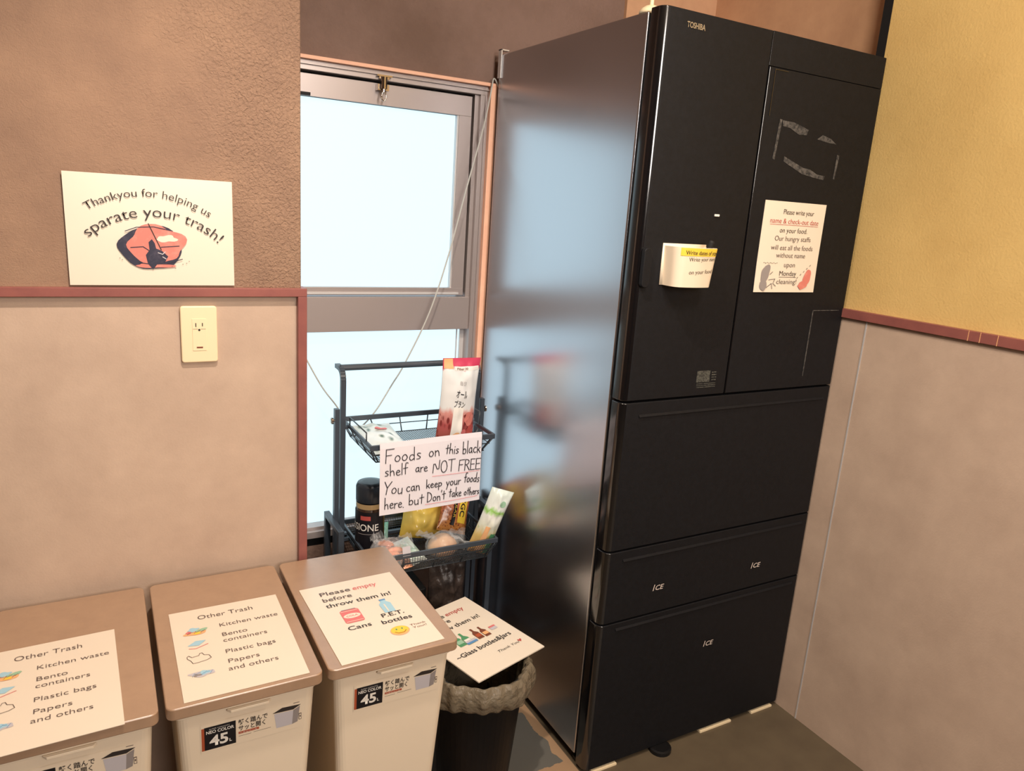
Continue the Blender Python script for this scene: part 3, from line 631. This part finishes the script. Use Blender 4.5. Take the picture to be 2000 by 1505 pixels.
# ================================================================= rolling cart
ct = thing('rolling_cart', 'black three-tier wire rolling cart standing in front of the window', 'cart', (.34, .12, 0))
CXc, CYc = .34, .12
def cp(mb, name, m, parent=ct, **k):
    mb.v = [(x-CXc, y-CYc, z) for x, y, z in mb.v]; return mb.build(name, m, parent, **k)
XL, XR, YF, YB = .168, .512, .008, .272
def basket(z, dep, meshside, xl=XL, xr=XR):
    """returns the basket part; rim, wires and mesh are pieces under it"""
    ins = .022
    mb = MB(); t = .013
    mb.box((xl, YF, z-t), (xr, YF+.006, z+.001)); mb.box((xl, YB-.006, z-t), (xr, YB, z+.001))
    mb.box((xl, YF+.006, z-t*.7), (xl+.006, YB-.006, z+.001)); mb.box((xr-.006, YF+.006, z-t*.7), (xr, YB-.006, z+.001))
    b = cp(mb, 'basket', M['steelb'], bevel=.0012)
    # bottom mesh (fine wires, far too many to pick apart)
    mb = MB(); zb = z-dep; x0, x1, y0, y1 = xl+ins, xr-ins, YF+ins, YB-ins; s = .0065
    n = int((x1-x0)/s); r = .0005
    for i in range(n+1): x = x0+(x1-x0)*i/n; mb.box((x-r, y0, zb-r), (x+r, y1, zb+r))
    n2 = int((y1-y0)/s)
    for i in range(n2+1): y = y0+(y1-y0)*i/n2; mb.box((x0, y-r, zb+r), (x1, y+r, zb+3*r))
    if meshside:
        for i in range(n+1):
            x = x0+(x1-x0)*i/n; xt = xl+(xr-xl)*i/n
            mb.bar((x, y0, zb), (xt, YF+.004, z-t), 2*r, 2*r); mb.bar((x, y1, zb), (xt, YB-.004, z-t), 2*r, 2*r)
        for i in range(n2+1):
            y = y0+(y1-y0)*i/n2; yt = YF+(YB-YF)*i/n2
            mb.bar((x0, y, zb), (xl+.003, yt, z-t), 2*r, 2*r); mb.bar((x1, y, zb), (xr-.003, yt, z-t), 2*r, 2*r)
        m3 = int(dep/s)
        for i in range(1, m3):
            f = i/m3; zz = zb+(z-t-zb)*f; a0 = x0+(xl-x0)*f; a1 = x1+(xr-x1)*f; c0 = y0+(YF-y0)*f; c1 = y1+(YB-y1)*f
            for p, q in (((a0,c0),(a1,c0)), ((a0,c1),(a1,c1)), ((a0,c0),(a0,c1)), ((a1,c0),(a1,c1))): mb.bar((*p, zz), (*q, zz), 2*r, 2*r)
    o = cp(mb, 'mesh', M['wire'], None); o.parent = b; o['kind'] = 'stuff'
    # frame wires
    mb = MB(); r = .0019
    mb.tube([(x0,y0,zb),(x1,y0,zb),(x1,y1,zb),(x0,y1,zb)], r, 6, closed=True)
    zm = z-dep*.55; k = .5*ins
    mb.tube([(xl+k,YF+k,zm),(xr-k,YF+k,zm),(xr-k,YB-k,zm),(xl+k,YB-k,zm)], r*.8, 6, closed=True)
    for f in (0.02, .25, .5, .75, .98):
        for ya, yb in ((y0, YF+.003), (y1, YB-.003)):
            mb.tube([(xl+(xr-xl)*f, yb, z-t), (x0+(x1-x0)*f, ya, zb)], r, 6)
    for f in (.04, .35, .65, .96):
        for xa, xb in ((x0, xl+.003), (x1, xr-.003)):
            mb.tube([(xb, YF+(YB-YF)*f, z-t*.7), (xa, y0+(y1-y0)*f, zb)], r, 6)
    o = cp(mb, 'wire_frame', M['wire'], None, smooth=True); o.parent = b
    return b
basket(.778, .050, False); basket(.472, .062, True, XL+.004, XR+.030); basket(.165, .062, True)
for sx_, sg_ in ((XL-.012, -1), (XR+.038, 1)):
    # inner upright, curving back into the handle
    mb = MB(); pts = [(sx_, .205, .045), (sx_, .205, .898)] + [(sx_, .205+.030*(1-math.cos(a)), .898+.028*math.sin(a)) for a in [i*math.pi/12 for i in range(1, 7)]] + [(sx_, .262, .926)]
    for a, b_ in zip(pts, pts[1:]): mb.bar(a, (b_[0], b_[1]+1e-5, b_[2]+1e-5), .0135, .011, side=(1,0,0))
    cp(mb, 'upright', M['steelb'])
    # outer telescoping frame
    mb = MB(); X = sx_+sg_*.0165
    mb.bar((X, .205, .04), (X, .205, .822), .016, .012, side=(0,1,0))
    cp(mb, 'side_frame', M['steelb'])
    mb = MB(); X2 = X+sg_*.010
    mb.box((X2-.0075, .115, .030), (X2+.0075, .130, .512)); mb.box((X2-.0075, .130, .499), (X2+.0075, .245, .512)); mb.box((X2-.0075, .245, .030), (X2+.0075, .260, .512))
    cp(mb, 'leg_frame', M['steelb'], bevel=.001)
    mb = MB(); mb.tube([(X, .205, .79), (X+sg_*.014, .205, .79)], .003, 10); mb.lathe([(.0095, 0), (.0095, .004), (.006, .006)], n=16)
    kv = mb.v[-48:]; mb.v[-48:] = [(X+sg_*(.010+z), .205+x, .79+y) for x, y, z in kv]
    cp(mb, 'knob', M['chrome'], smooth=False)
    for yy in (.125, .25):
        mb = MB(); mb.tube([(X2-.006, yy, .017), (X2+.006, yy, .017)], .017, 18); w_ = cp(mb, 'caster', M['black'], smooth=False)
        mb = MB(); mb.box((X2-.0075, yy-.010, .020), (X2+.0075, yy+.010, .034)); o = cp(mb, 'fork', M['steelb'], None); o.parent = w_
mb = MB(); mb.tube([(XL-.012, .232, .926), (XR+.038, .232, .926)], .0085, 14); cp(mb, 'handle', M['steelb'], smooth=False)
mb = MB()
for z in (.792, .786, .486, .178): pass
for z in (.445, .140): mb.bar((XL-.012, .205, z), (XR+.038, .205, z), .008, .010, side=(0,0,1))
cp(mb, 'cross_bar', M['steelb'])
# little hooks joining baskets to the uprights
mb = MB()
for z in (.772, .466, .159):
    mb.box((XL-.006, .198, z-.006), (XL+.002, .212, z)); mb.box((XR-.002, .198, z-.006), (XR+.033, .212, z))
cp(mb, 'bracket', M['steelb'])
mb = MB(); mb.tube([(XR-.003, .10, .772), (XR-.003, .10, .815), (XR-.003, .19, .815), (XR-.003, .19, .772)], .0018, 8); cp(mb, 'side_loop', M['wire'], smooth=True)
mb = MB(); mb.tube([(XL+.003, .05, .772), (XL+.003, .05, .80), (XL+.003, .19, .80), (XL+.003, .19, .772)], .0018, 8); cp(mb, 'side_loop', M['wire'], smooth=True)

# hand-written sign hanging from the upper basket
GL = {
 'F': (.62, [[(.05,0),(.08,1)],[(.08,.98),(.62,1.0)],[(.07,.55),(.45,.56)]]), 'o': (.50, [[(.42,.25),(.34,.44),(.2,.47),(.07,.32),(.06,.14),(.18,.02),(.34,.06),(.42,.25)]]),
 'd': (.52, [[(.40,.36),(.24,.46),(.08,.32),(.08,.1),(.22,.0),(.40,.16)],[(.40,.98),(.41,.02)]]), 's': (.42, [[(.34,.42),(.18,.47),(.08,.36),(.20,.25),(.34,.16),(.26,.03),(.06,.03)]]),
 'n': (.50, [[(.07,.46),(.08,0)],[(.08,.3),(.22,.46),(.36,.40),(.40,0)]]), 't': (.42, [[(.22,.88),(.21,.04)],[(.02,.56),(.42,.60)]]), 'h': (.50, [[(.07,1.0),(.08,0)],[(.08,.28),(.22,.44),(.36,.38),(.40,0)]]),
 'i': (.20, [[(.1,.45),(.1,0)],[(.1,.66),(.11,.70)]]), 'b': (.50, [[(.08,1.0),(.08,.02)],[(.08,.30),(.26,.46),(.42,.30),(.38,.06),(.20,.0),(.08,.08)]]), 'l': (.20, [[(.10,1.02),(.09,0)]]),
 'a': (.52, [[(.38,.38),(.22,.47),(.07,.28),(.10,.06),(.24,.02),(.38,.20)],[(.38,.45),(.40,.10),(.46,.0)]]), 'c': (.46, [[(.40,.40),(.24,.47),(.08,.32),(.08,.12),(.22,.0),(.42,.07)]]),
 'k': (.46, [[(.07,1.0),(.08,0)],[(.38,.46),(.10,.20)],[(.18,.28),(.42,0)]]), 'e': (.46, [[(.08,.24),(.38,.28),(.34,.43),(.20,.47),(.07,.30),(.10,.08),(.24,.0),(.42,.08)]]),
 'f': (.40, [[(.42,.92),(.28,1.0),(.18,.86),(.18,-.02)],[(.0,.50),(.38,.54)]]), 'r': (.38, [[(.07,.46),(.08,0)],[(.08,.28),(.2,.44),(.36,.44)]]),
 'N': (.70, [[(.05,0),(.10,1),(.55,.03),(.62,1.02)]]), 'O': (.70, [[(.62,.5),(.52,.9),(.32,1.0),(.10,.82),(.05,.42),(.18,.06),(.40,.0),(.58,.2),(.62,.5)]]), 'T': (.64, [[(.32,1),(.31,0)],[(.02,.97),(.64,1.0)]]),
 'R': (.64, [[(.08,0),(.10,1)],[(.10,1),(.46,.96),(.52,.74),(.38,.56),(.10,.50)],[(.25,.52),(.60,.0)]]), 'E': (.60, [[(.08,0),(.08,1)],[(.08,1),(.55,1)],[(.08,.52),(.48,.53)],[(.08,.0),(.56,.02)]]),
 'Y': (.62, [[(.03,1),(.28,.52)],[(.60,1.02),(.28,.52),(.24,0)]]), 'u': (.50, [[(.07,.46),(.08,.10),(.20,.0),(.36,.12)],[(.38,.47),(.40,.0)]]), 'p': (.50, [[(.08,.46),(.07,-.36)],[(.08,.34),(.24,.47),(.42,.32),(.36,.08),(.20,.02),(.08,.10)]]),
 'y': (.48, [[(.06,.46),(.22,.08)],[(.42,.47),(.24,.06),(.10,-.36)]]), 'D': (.68, [[(.08,0),(.10,1)],[(.06,1),(.42,.92),(.60,.55),(.50,.15),(.06,.0)]]), "'": (.14, [[(.08,1.0),(.05,.80)]]), '.': (.24, [[(.08,.0),(.12,.03)]]), ' ': (.34, [])}
def hand(body, u0, v0, u1, v1, cap, parent, WW, HH):
    tot = sum(GL[c][0] for c in body) - .06
    P0 = Vector(((u0-.5)*WW, (.5-v0)*HH, 0)); P1 = Vector(((u1-.5)*WW, (.5-v1)*HH, 0)); d = P1-P0; kx = d.length/tot; e = d.normalized(); n = Vector((-e.y, e.x, 0))
    x = 0; lines = []; rnd = random.Random(body)
    for ch in body:
        adv, sts = GL[ch]; j = rnd.uniform(-.03, .03)
        for st in sts:
            q = [P0 + e*(x+a)*kx + n*(b+j)*cap for a, b in st]
            if len(q) > 3:   # soften curves
                r = [q[0]]
                for a, b in zip(q, q[1:]): r += [a*.72+b*.28, a*.28+b*.72]
                r.append(q[-1]); q = r
            lines.append([(p.x, p.y) for p in q])
        x += adv
    ribbon(lines, .0020, M['inkh'], parent, z=.0021, name='handwriting')
SW, SH = .279, .190
hs = sheet('handwritten_sign', SW, SH, M['paper2'], curl=lambda u, v: .0016*math.sin(4*u+2*v) - .0015*(1 if v > .93 else 0))
tag(hs, 'hand-written paper sign saying foods are not free, hung on the cart', 'sign'); wallplace(hs, .3285, -.0035, .6945, .016)
for a in (('Foods', .045, .27, .385, .275, .036), ('on', .46, .265, .57, .265, .033), ('this', .625, .25, .76, .27, .028), ('black', .80, .285, .985, .290, .034),
          ('shelf', .04, .455, .255, .455, .030), ('are', .33, .455, .45, .46, .028), ('NOT', .50, .50, .72, .515, .033), ('FREE', .765, .52, .99, .535, .030),
          ('You', .03, .70, .21, .73, .034), ('can', .245, .71, .38, .71, .030), ('keep', .44, .705, .60, .71, .024), ('your', .64, .715, .79, .725, .026), ('foods', .825, .70, .985, .73, .027),
          ('here.', .04, .915, .23, .925, .031), ('but', .27, .91, .415, .915, .030), ("Don't", .45, .905, .635, .91, .027), ('take', .67, .885, .80, .90, .026), ('others', .83, .895, .99, .91, .022)):
    hand(*a, hs, SW, SH)
ribbon([[(0, SH*(.5-.545)), (.07, SH*(.5-.555)), (.135, SH*(.5-.555))], [(-.018, SH*(.5-.935)), (.06, SH*(.5-.94)), (.132, SH*(.5-.93))]], .0011, M['pink'], hs, z=.0022, name='underline')
hs['kind_note'] = ''; del hs['kind_note']

# ---------------------------------------------------------------- packets and food
def pillow(w, h, t, u, v, side, seal=.06, wr=.004, seed=0, foot=False):
    x = (u-.5)*w*(1-.07*math.sin(math.pi*v)); z = v*h
    e = min(v/seal, (1-v)/seal, 1)/1 if not foot else min((1-v)/seal, 1)
    e = max(0, e); vv = (v if not foot else .25+.75*v)
    tk = t/2*(math.sin(math.pi*min(max(u, 0), 1)))**.6 * (math.sin(math.pi*min(max(vv, 0), 1)))**.5*min(e, 1)
    nn = noise.noise(Vector((u*5, v*7, seed+side*3)))*wr*math.sin(math.pi*u)*min(1, e*2)
    return (x, side*(tk+nn+.0004), z)
def bag_mesh(w, h, t, **k):
    mb = MB(); mb.grid(lambda u, v: pillow(w, h, t, u, v, -1, **k), 36, 44); mb.grid(lambda u, v: pillow(w, h, t, 1-u, v, 1, **k), 36, 44); return mb
def bag_mat(name, stops, rough=.28, noise_amt=.06, blob=None):
    """printed film: colour runs up the bag in bands; blob=(scale,colour,lo,hi,zmax)"""
    m = bpy.data.materials.new(name); m.use_nodes = True; nt = m.node_tree; N = nt.nodes; L = nt.links; b = N['Principled BSDF']; b.inputs['Roughness'].default_value = rough
    tc = N.new('ShaderNodeTexCoord'); sp = N.new('ShaderNodeSeparateXYZ'); L.new(tc.outputs['Generated'], sp.inputs[0])
    nz = N.new('ShaderNodeTexNoise'); nz.inputs['Scale'].default_value = 6; L.new(tc.outputs['Generated'], nz.inputs['Vector'])
    a = N.new('ShaderNodeMath'); a.operation = 'MULTIPLY_ADD'; L.new(nz.outputs['Fac'], a.inputs[0]); a.inputs[1].default_value = noise_amt*2; L.new(sp.outputs[2], a.inputs[2])
    s = N.new('ShaderNodeMath'); s.operation = 'SUBTRACT'; L.new(a.outputs[0], s.inputs[0]); s.inputs[1].default_value = noise_amt
    cr = N.new('ShaderNodeValToRGB'); cr.color_ramp.interpolation = 'LINEAR'
    while len(cr.color_ramp.elements) < len(stops): cr.color_ramp.elements.new(.5)
    for el, (p, c) in zip(cr.color_ramp.elements, stops): el.position = p; el.color = lin(c)
    L.new(s.outputs[0], cr.inputs[0]); out = cr.outputs[0]
    if blob:
        vz = N.new('ShaderNodeTexVoronoi'); vz.inputs['Scale'].default_value = blob[0]; L.new(tc.outputs['Generated'], vz.inputs['Vector'])
        r = N.new('ShaderNodeMapRange'); r.inputs[1].default_value = blob[2]; r.inputs[2].default_value = blob[3]; r.inputs[3].default_value = 1; r.inputs[4].default_value = 0; L.new(vz.outputs['Distance'], r.inputs[0])
        g_ = N.new('ShaderNodeMath'); g_.operation = 'LESS_THAN'; L.new(s.outputs[0], g_.inputs[0]); g_.inputs[1].default_value = blob[4]
        mu = N.new('ShaderNodeMath'); mu.operation = 'MULTIPLY'; L.new(r.outputs[0], mu.inputs[0]); L.new(g_.outputs[0], mu.inputs[1])
        mx = N.new('ShaderNodeMix'); mx.data_type = 'RGBA'; L.new(mu.outputs[0], mx.inputs[0]); L.new(out, mx.inputs[6]); mx.inputs[7].default_value = lin(blob[1]); out = mx.outputs[2]
    L.new(out, b.inputs['Base Color']); return m
def place(o, x, y, z, rx=0, ry=0, rz=0): o.location = (x, y, z); o.rotation_euler = (rx, ry, rz)
def front(w, h, t, off=.0012, **k):
    def f(x, z):
        p = pillow(w, h, t, x/w+.5, z/h, -1, **k); return Vector((p[0], p[1]-off, p[2]))
    return f
# cereal bag
CW, CH, CT = .118, .232, .05; kk = dict(foot=True, seal=.10, wr=.006, seed=1)
cb = bag_mesh(CW, CH, CT, **kk).build('cereal_bag', bag_mat('cereal_film', [(0, (150, 84, 70)), (.22, (168, 78, 76)), (.36, (214, 150, 140)), (.42, (228, 228, 226)), (.86, (236, 238, 238)), (.90, (198, 60, 92)), (1, (206, 70, 100))], blob=(9, (120, 44, 40), .25, .45, .34)), smooth=True)
tag(cb, 'red and white cereal bag standing in the top basket', 'snack bag'); place(cb, .443, .120, .734, .03, .045, .10)
wf = front(CW, CH, CT, **kk)
text('オール', -.022, .130, M['inkh'], cb, w=.036, h=.017, warp=wf, rot=-.15, bold=.01, sub=1); text('ブラン', -.026, .103, M['inkh'], cb, w=.034, h=.015, warp=wf, rot=-.15, bold=.01, sub=1); text('毎日', -.012, .162, M['greyp'], cb, w=.020, h=.009, warp=wf, rot=-.1, sub=1)
def fpatch(parent, f, x0, z0, x1, z1, m, n=8, slant=0, name='print', off=0):
    mb = MB(); mb.grid(lambda u, v: tuple(f(x0+(x1-x0)*u + slant*(v), z0+(z1-z0)*v)), n, n); o = mb.build(name, m, parent, smooth=True); return o
fpatch(cb, front(CW, CH, CT, .0007, **kk), -.057, .205, -.030, .231, M['paleorange']); fpatch(cb, front(CW, CH, CT, .0007, **kk), -.027, .200, .052, .211, M['whitep'])
text('Fiber 30', -.020, .202, M['brownp'], cb, w=.034, h=.006, warp=front(CW, CH, CT, .0016, **kk), bold=.01)
fpatch(cb, front(CW, CH, CT, .0007, **kk), -.024, .078, -.012, .014, M['red'], slant=.0); fpatch(cb, front(CW, CH, CT, .0010, **kk), .006, .100, -.026, .0, M['whitep'], n=12, slant=-.0)
for (a, b, r1, r2, mm) in ((.028, .066, .017, .021, 'salmon'), (.040, .030, .015, .018, 'red'), (.014, .020, .013, .015, 'pink'), (-.008, .016, .012, .012, 'paleorange'), (-.034, .012, .010, .009, 'salmon')):
    e = ell(a, b, r1, r2, 20, wob=.3, seed=a*50)
    q = front(CW, CH, CT, .0013, **kk); vs = [q(a, b)] + [q(x, max(z, .002)) for x, z in e]
    mesh_obj('fruit_print', vs, [(0, i+1, (i+1) % 20+1) for i in range(20)], M[mm], cb)
# flat silver packet on the left
fm_ = bag_mat('silver_packet_film', [(0, (220, 230, 228)), (.5, (236, 242, 242)), (.8, (206, 218, 214)), (1, (226, 232, 230))], rough=.25, blob=(4, (96, 118, 104), .1, .35, .9))
fk = dict(seal=.05, wr=.004, seed=5)
fpk = bag_mesh(.105, .225, .026, **fk).build('flat_packet', fm_, smooth=True); tag(fpk, 'flat silver packet lying in the left of the top basket', 'snack bag')
place(fpk, .2400, .030, .7440, -math.pi/2+.05, 0, -.04)
e = ell(.010, .160, .017, .012, 20); q = lambda x, z: Vector((x, pillow(.105, .2, .026, x/.105+.5, z/.2, -1, **fk)[1]-.001, z))
mesh_obj('pink_print', [q(.01, .16)]+[q(x, z) for x, z in e], [(0, i+1, (i+1) % 20+1) for i in range(20)], M['pink'], fpk)
# coffee jar
jr = thing('coffee_jar', 'glass instant coffee jar with black lid in the middle basket', 'jar', (.212, .132, .4125))
mb = MB(); mb.lathe([(.034, 0), (.038, .006), (.0385, .15), (.035, .163), (.0335, .172)], n=40); mb.build('jar', mat('coffee_glass', (60, 44, 36), .08, coat=.5), jr, smooth=True)
mb = MB(); mb.lathe([(.0365, .172), (.038, .176), (.038, .214), (.0345, .222), (.020, .2235)], n=40); mb.build('lid', mat('slate_lid', (44, 50, 58), .3), jr, smooth=True)
mb = MB(); mb.lathe([(.0372, .157), (.0372, .171)], n=40, cap0=False, cap1=False); mb.build('seal_band', mat('gold_band', (206, 178, 130), .3, metal=.3), jr, smooth=True)
mb = MB(); mb.lathe([(.0391, .03), (.0391, .150)], n=40, cap0=False, cap1=False); lb = mb.build('label', mat('black_jar_label', (26, 24, 30), .35), jr, smooth=True)
def jw(x, y): a = -math.pi*.5 - .42 + x/.0398; return Vector((.0398*math.cos(a), .0398*math.sin(a), y))
text('PASSIONE', -.080, .098, M['whitep'], jr, w=.108, h=.019, warp=jw, bold=.008, sub=1); text('NESCO', -.020, .132, M['red'], jr, w=.034, h=.008, warp=jw, bold=.01, sub=1) if False else fpatch(jr, jw, -.022, .128, .006, .140, M['red'])
fpatch(jr, jw, -.03, .088, .03, .0895, M['greyp'])
# yellow snack bag
yk = dict(seal=.05, wr=.010, seed=8)
yb = bag_mesh(.13, .15, .045, **yk).build('yellow_bag', bag_mat('yellow_film', [(0, (250, 206, 80)), (.4, (255, 226, 120)), (.7, (250, 208, 76)), (1, (252, 228, 150))], rough=.2), smooth=True)
tag(yb, 'shiny yellow snack bag in the middle basket behind the sign', 'snack bag'); place(yb, .382, .190, .418, -.25, .20, 0)
# noodle pack
nk = dict(seal=.05, wr=.004, seed=11)
nb = bag_mesh(.10, .135, .035, **nk).build('noodle_pack', bag_mat('orange_pack_film', [(0, (214, 146, 74)), (.5, (190, 110, 70)), (.75, (206, 120, 110)), (1, (216, 150, 130))], rough=.25, blob=(14, (120, 50, 34), .2, .4, 1.2)), smooth=True)
tag(nb, 'orange printed instant food pack beside the yellow bag', 'snack bag'); place(nb, .462, .150, .440, -.35, .35, .05)
nf = front(.10, .135, .035, off=.0015, **nk)
fpatch(nb, nf, -.016, .02, -.004, .13, M['inkh']); fpatch(nb, nf, .004, .03, .036, .125, M['yellowp'])
nf2 = front(.10, .135, .035, off=.0022, **nk)
text('CGC', .009, .108, M['inkh'], nb, w=.060, h=.018, warp=nf2, rot=-math.pi/2, bold=.02, sub=1); text('REGULAR', -.013, .122, M['yellowp'], nb, w=.08, h=.008, warp=nf2, rot=-math.pi/2, sub=1)
# round bun / onion in clear wrap
on = thing('onion', 'round pale brown onion in clear wrap at the front of the middle basket', 'onion', (.398, .062, .449))
mb = MB()
def onf(u, v):
    a = 2*math.pi*u; b = math.pi*(v-.5); r = .037*(1+.03*math.sin(3*a)); x = r*math.cos(b)*math.cos(a)*1.12; y = r*math.cos(b)*math.sin(a); z = .031*math.sin(b) + .006*max(0, math.sin(b))**8; return (x, y, z)
mb.grid(onf, 36, 24); mb.build('bulb', mat('onion_skin', (222, 178, 128), .4, var=(18, (198, 140, 86), .35, .65), bump=(40, .1, .002)), on, smooth=True)
def wrapf(k, seed):
    def f(u, v):
        x, y, z = onf(u, v); n_ = 1+.10*noise.noise(Vector((x*60+seed, y*60, z*60))) + k
        return (x*n_*1.06, y*n_, z*n_*1.1+.002)
    return f
mb = MB(); mb.grid(wrapf(.06, 3), 48, 30)
mb.grid(lambda u, v: (-.02-.05*u+.01*math.sin(9*v), -.01+.03*v, .026+.02*u+.01*noise.noise(Vector((u*5, v*5, 1)))), 14, 10)
mb.grid(lambda u, v: (.02+.062*u, .03-.06*v+.006*math.sin(8*u), .032-.052*u*(1-.5*v)+.012*noise.noise(Vector((u*5, v*5, 9)))), 14, 12)
mb.build('wrap', M['clear'], on, smooth=True)
# bag of carrots / orange snack on the left, clear film
ob = thing('orange_snack_bag', 'clear plastic bag of orange food in the left of middle basket', 'snack bag', (.232, .052, .4125))
om = mat('orange_food', (248, 166, 118), .4, var=(60, (236, 132, 86), .4, .65), bump=(120, .4, .002))
for k in range(16):
    mb = MB(); a = random.uniform(-.6, .6); L_ = random.uniform(.03, .055); x0, y0, z0 = random.uniform(-.022, .026), random.uniform(-.022, .035), .010+.055*random.random()
    pts = [(x0+L_*(s-.5)*math.cos(a), y0+L_*(s-.5)*math.sin(a), z0+.006*math.sin(3*s)) for s in [i/5 for i in range(6)]]
    mb.tube(pts, [.002, .0075, .009, .009, .0075, .002], 8); mb.build('piece', om, ob, smooth=True)
def obf(s):
    def f(u, v):
        a = 2*math.pi*u; b = math.pi*(v-.5); n_ = 1+.22*noise.noise(Vector((math.cos(a)*2, math.sin(a)*2, v*4+s)))
        return (.046*n_*math.cos(b)**.7*math.cos(a), .042*n_*math.cos(b)**.7*math.sin(a)-.004, .045+.046*n_*math.sin(b))
    return f
mb = MB(); mb.grid(obf(2), 50, 30); mb.grid(lambda u, v: (.03+.045*u, .02-.03*v, .078+.012*u-.035*v*u+.008*noise.noise(Vector((u*6, v*6, 4)))), 14, 12)
mb.grid(lambda u, v: (-.035+.03*u, .04-.05*v, .085+.012*u+.016*noise.noise(Vector((u*6, v*6, 7)))), 14, 12)
mb.build('film', M['clear'], ob, smooth=True)
fpatch(ob, lambda x, z: Vector((x, -.046+.35*(z-.05), z)), .030, .055, .052, .078, M['palegrey'])
# paper-white packet and salmon packet at the front
for nme, lab, x, y, z, c1, c2, rz, sd, ww, hh in (('white_packet', 'white and pale green packet at the front rim of the middle basket', 0.320, .036, .425, (234, 240, 234), (196, 222, 206), .45, 21, .062, .085),
                                   ('salmon_packet', 'salmon coloured packet beside the bin lid in the middle basket', .284, .020, .4255, (246, 170, 130), (240, 200, 180), .2, 23, .030, .050),
                                   ('mint_packet', 'mint green packet corner beside the coffee jar', .262, .170, .413, (140, 220, 196), (190, 236, 222), .2, 25, .040, .075)):
    b_ = bag_mesh(ww, hh, .022, seal=.06, wr=.005, seed=sd).build(nme, bag_mat(nme+'_film', [(0, c1), (.5, c2), (1, c1)], rough=.25, blob=(5, c2, .1, .4, 1)), smooth=True)
    tag(b_, lab, 'snack bag'); place(b_, x, y, z, -1.05, 0, rz)
    if nme == 'mint_packet': place(b_, x, y, z, -.2, .1, rz)
# long leafy pack leaning at the right
lk = dict(seal=.05, wr=.006, seed=31)
lp = bag_mesh(.066, .205, .04, **lk).build('vegetable_pack', bag_mat('vegetable_film', [(0, (206, 150, 84)), (.30, (216, 190, 120)), (.45, (228, 232, 214)), (.62, (240, 242, 236)), (.68, (150, 206, 96)), (.74, (238, 244, 240)), (1, (224, 238, 230))], rough=.22, blob=(3, (150, 190, 90), .05, .3, .42)), smooth=True)
tag(lp, 'long green and white vegetable pack leaning out of the right basket end', 'vegetable pack'); place(lp, .497, .048, .418, .10, .30, -.25)
lf = front(.066, .205, .04, off=.0012, **lk)
e = ell(.012, .168, .009, .009, 18); mesh_obj('round_print', [lf(.012, .168)]+[lf(x, z) for x, z in e], [(0, i+1, (i+1) % 18+1) for i in range(18)], M['palegreen'], lp)
fpatch(lp, lf, .012, .005, .028, .075, M['green']); fpatch(lp, lf, -.012, .01, .002, .095, M['paleorange'])
# clear bag hanging inside the right end of the middle basket
cbg = MB(); cbg.grid(lambda u, v: (.440+.052*u, .095+.012*math.sin(7*u)+.02*v, .4135+.05*v+.006*noise.noise(Vector((u*6, v*6, 3)))), 20, 16); cbg.grid(lambda u, v: (.492-.052*u, .125+.010*math.sin(7*u)-.01*v, .4135+.05*v+.006*noise.noise(Vector((u*6, v*6, 5)))), 20, 16)
o = cbg.build('plastic_bag', M['clear'], smooth=True); tag(o, 'crumpled clear plastic bag behind the vegetable pack in the middle basket', 'plastic bag')
# things on the lowest tier
dk = bag_mesh(.13, .27, .075, seal=.06, wr=.020, seed=41, foot=True).build('dark_bag', mat('dark_brown_crumpled_film', (74, 62, 56), .35, bump=(60, .5, .006), var=(22, (44, 38, 36), .35, .65)), smooth=True)
tag(dk, 'dark brown crumpled bag on the lowest tier of the cart', 'bag'); place(dk, .43, .105, .106, .0, .03, .2)
bx = MB(); bx.prism(rrect(.235, .035, .345, .225, .008), .1055, .345); tag(bx.build('storage_box', M['can'], bevel=.003), 'plain dark box on the lowest tier of the cart, left of the brown bag', 'box')

# ---------------------------------------------------------------- power cord
def catmull(P, n=10):
    P = [Vector(p) for p in P]; Q = [P[0]*2-P[1]] + P + [P[-1]*2-P[-2]]; out = []
    for i in range(1, len(Q)-2):
        for k in range(n):
            t = k/n; a, b, c, d = Q[i-1:i+3]
            out.append(.5*((2*b) + (c-a)*t + (2*a-5*b+4*c-d)*t*t + (3*b-a-3*c+d)*t*t*t))
    out.append(P[-1]); return out
mb = MB(); mb.tube(catmull([(.612, .292, 1.68), (.596, .290, 1.702), (.588, .288, 1.702), (.583, .285, 1.68), (.563, .281, 1.578), (.521, .281, 1.412), (.475, .281, 1.226), (.4235, .281, 1.062), (.355, .280, .920), (.318, .281, .858), (.2705, .284, .781), (.225, .288, .735), (.195, .288, .745), (.166, .288, .800), (.1242, .288, .859), (.083, .288, .935), (.02, .288, 1.06), (-.08, .288, 1.25)]), .0021, 8)
tag(mb.build('power_cord', M['cable'], smooth=True), 'thin grey power cord hanging across the window down behind the cart', 'cord')
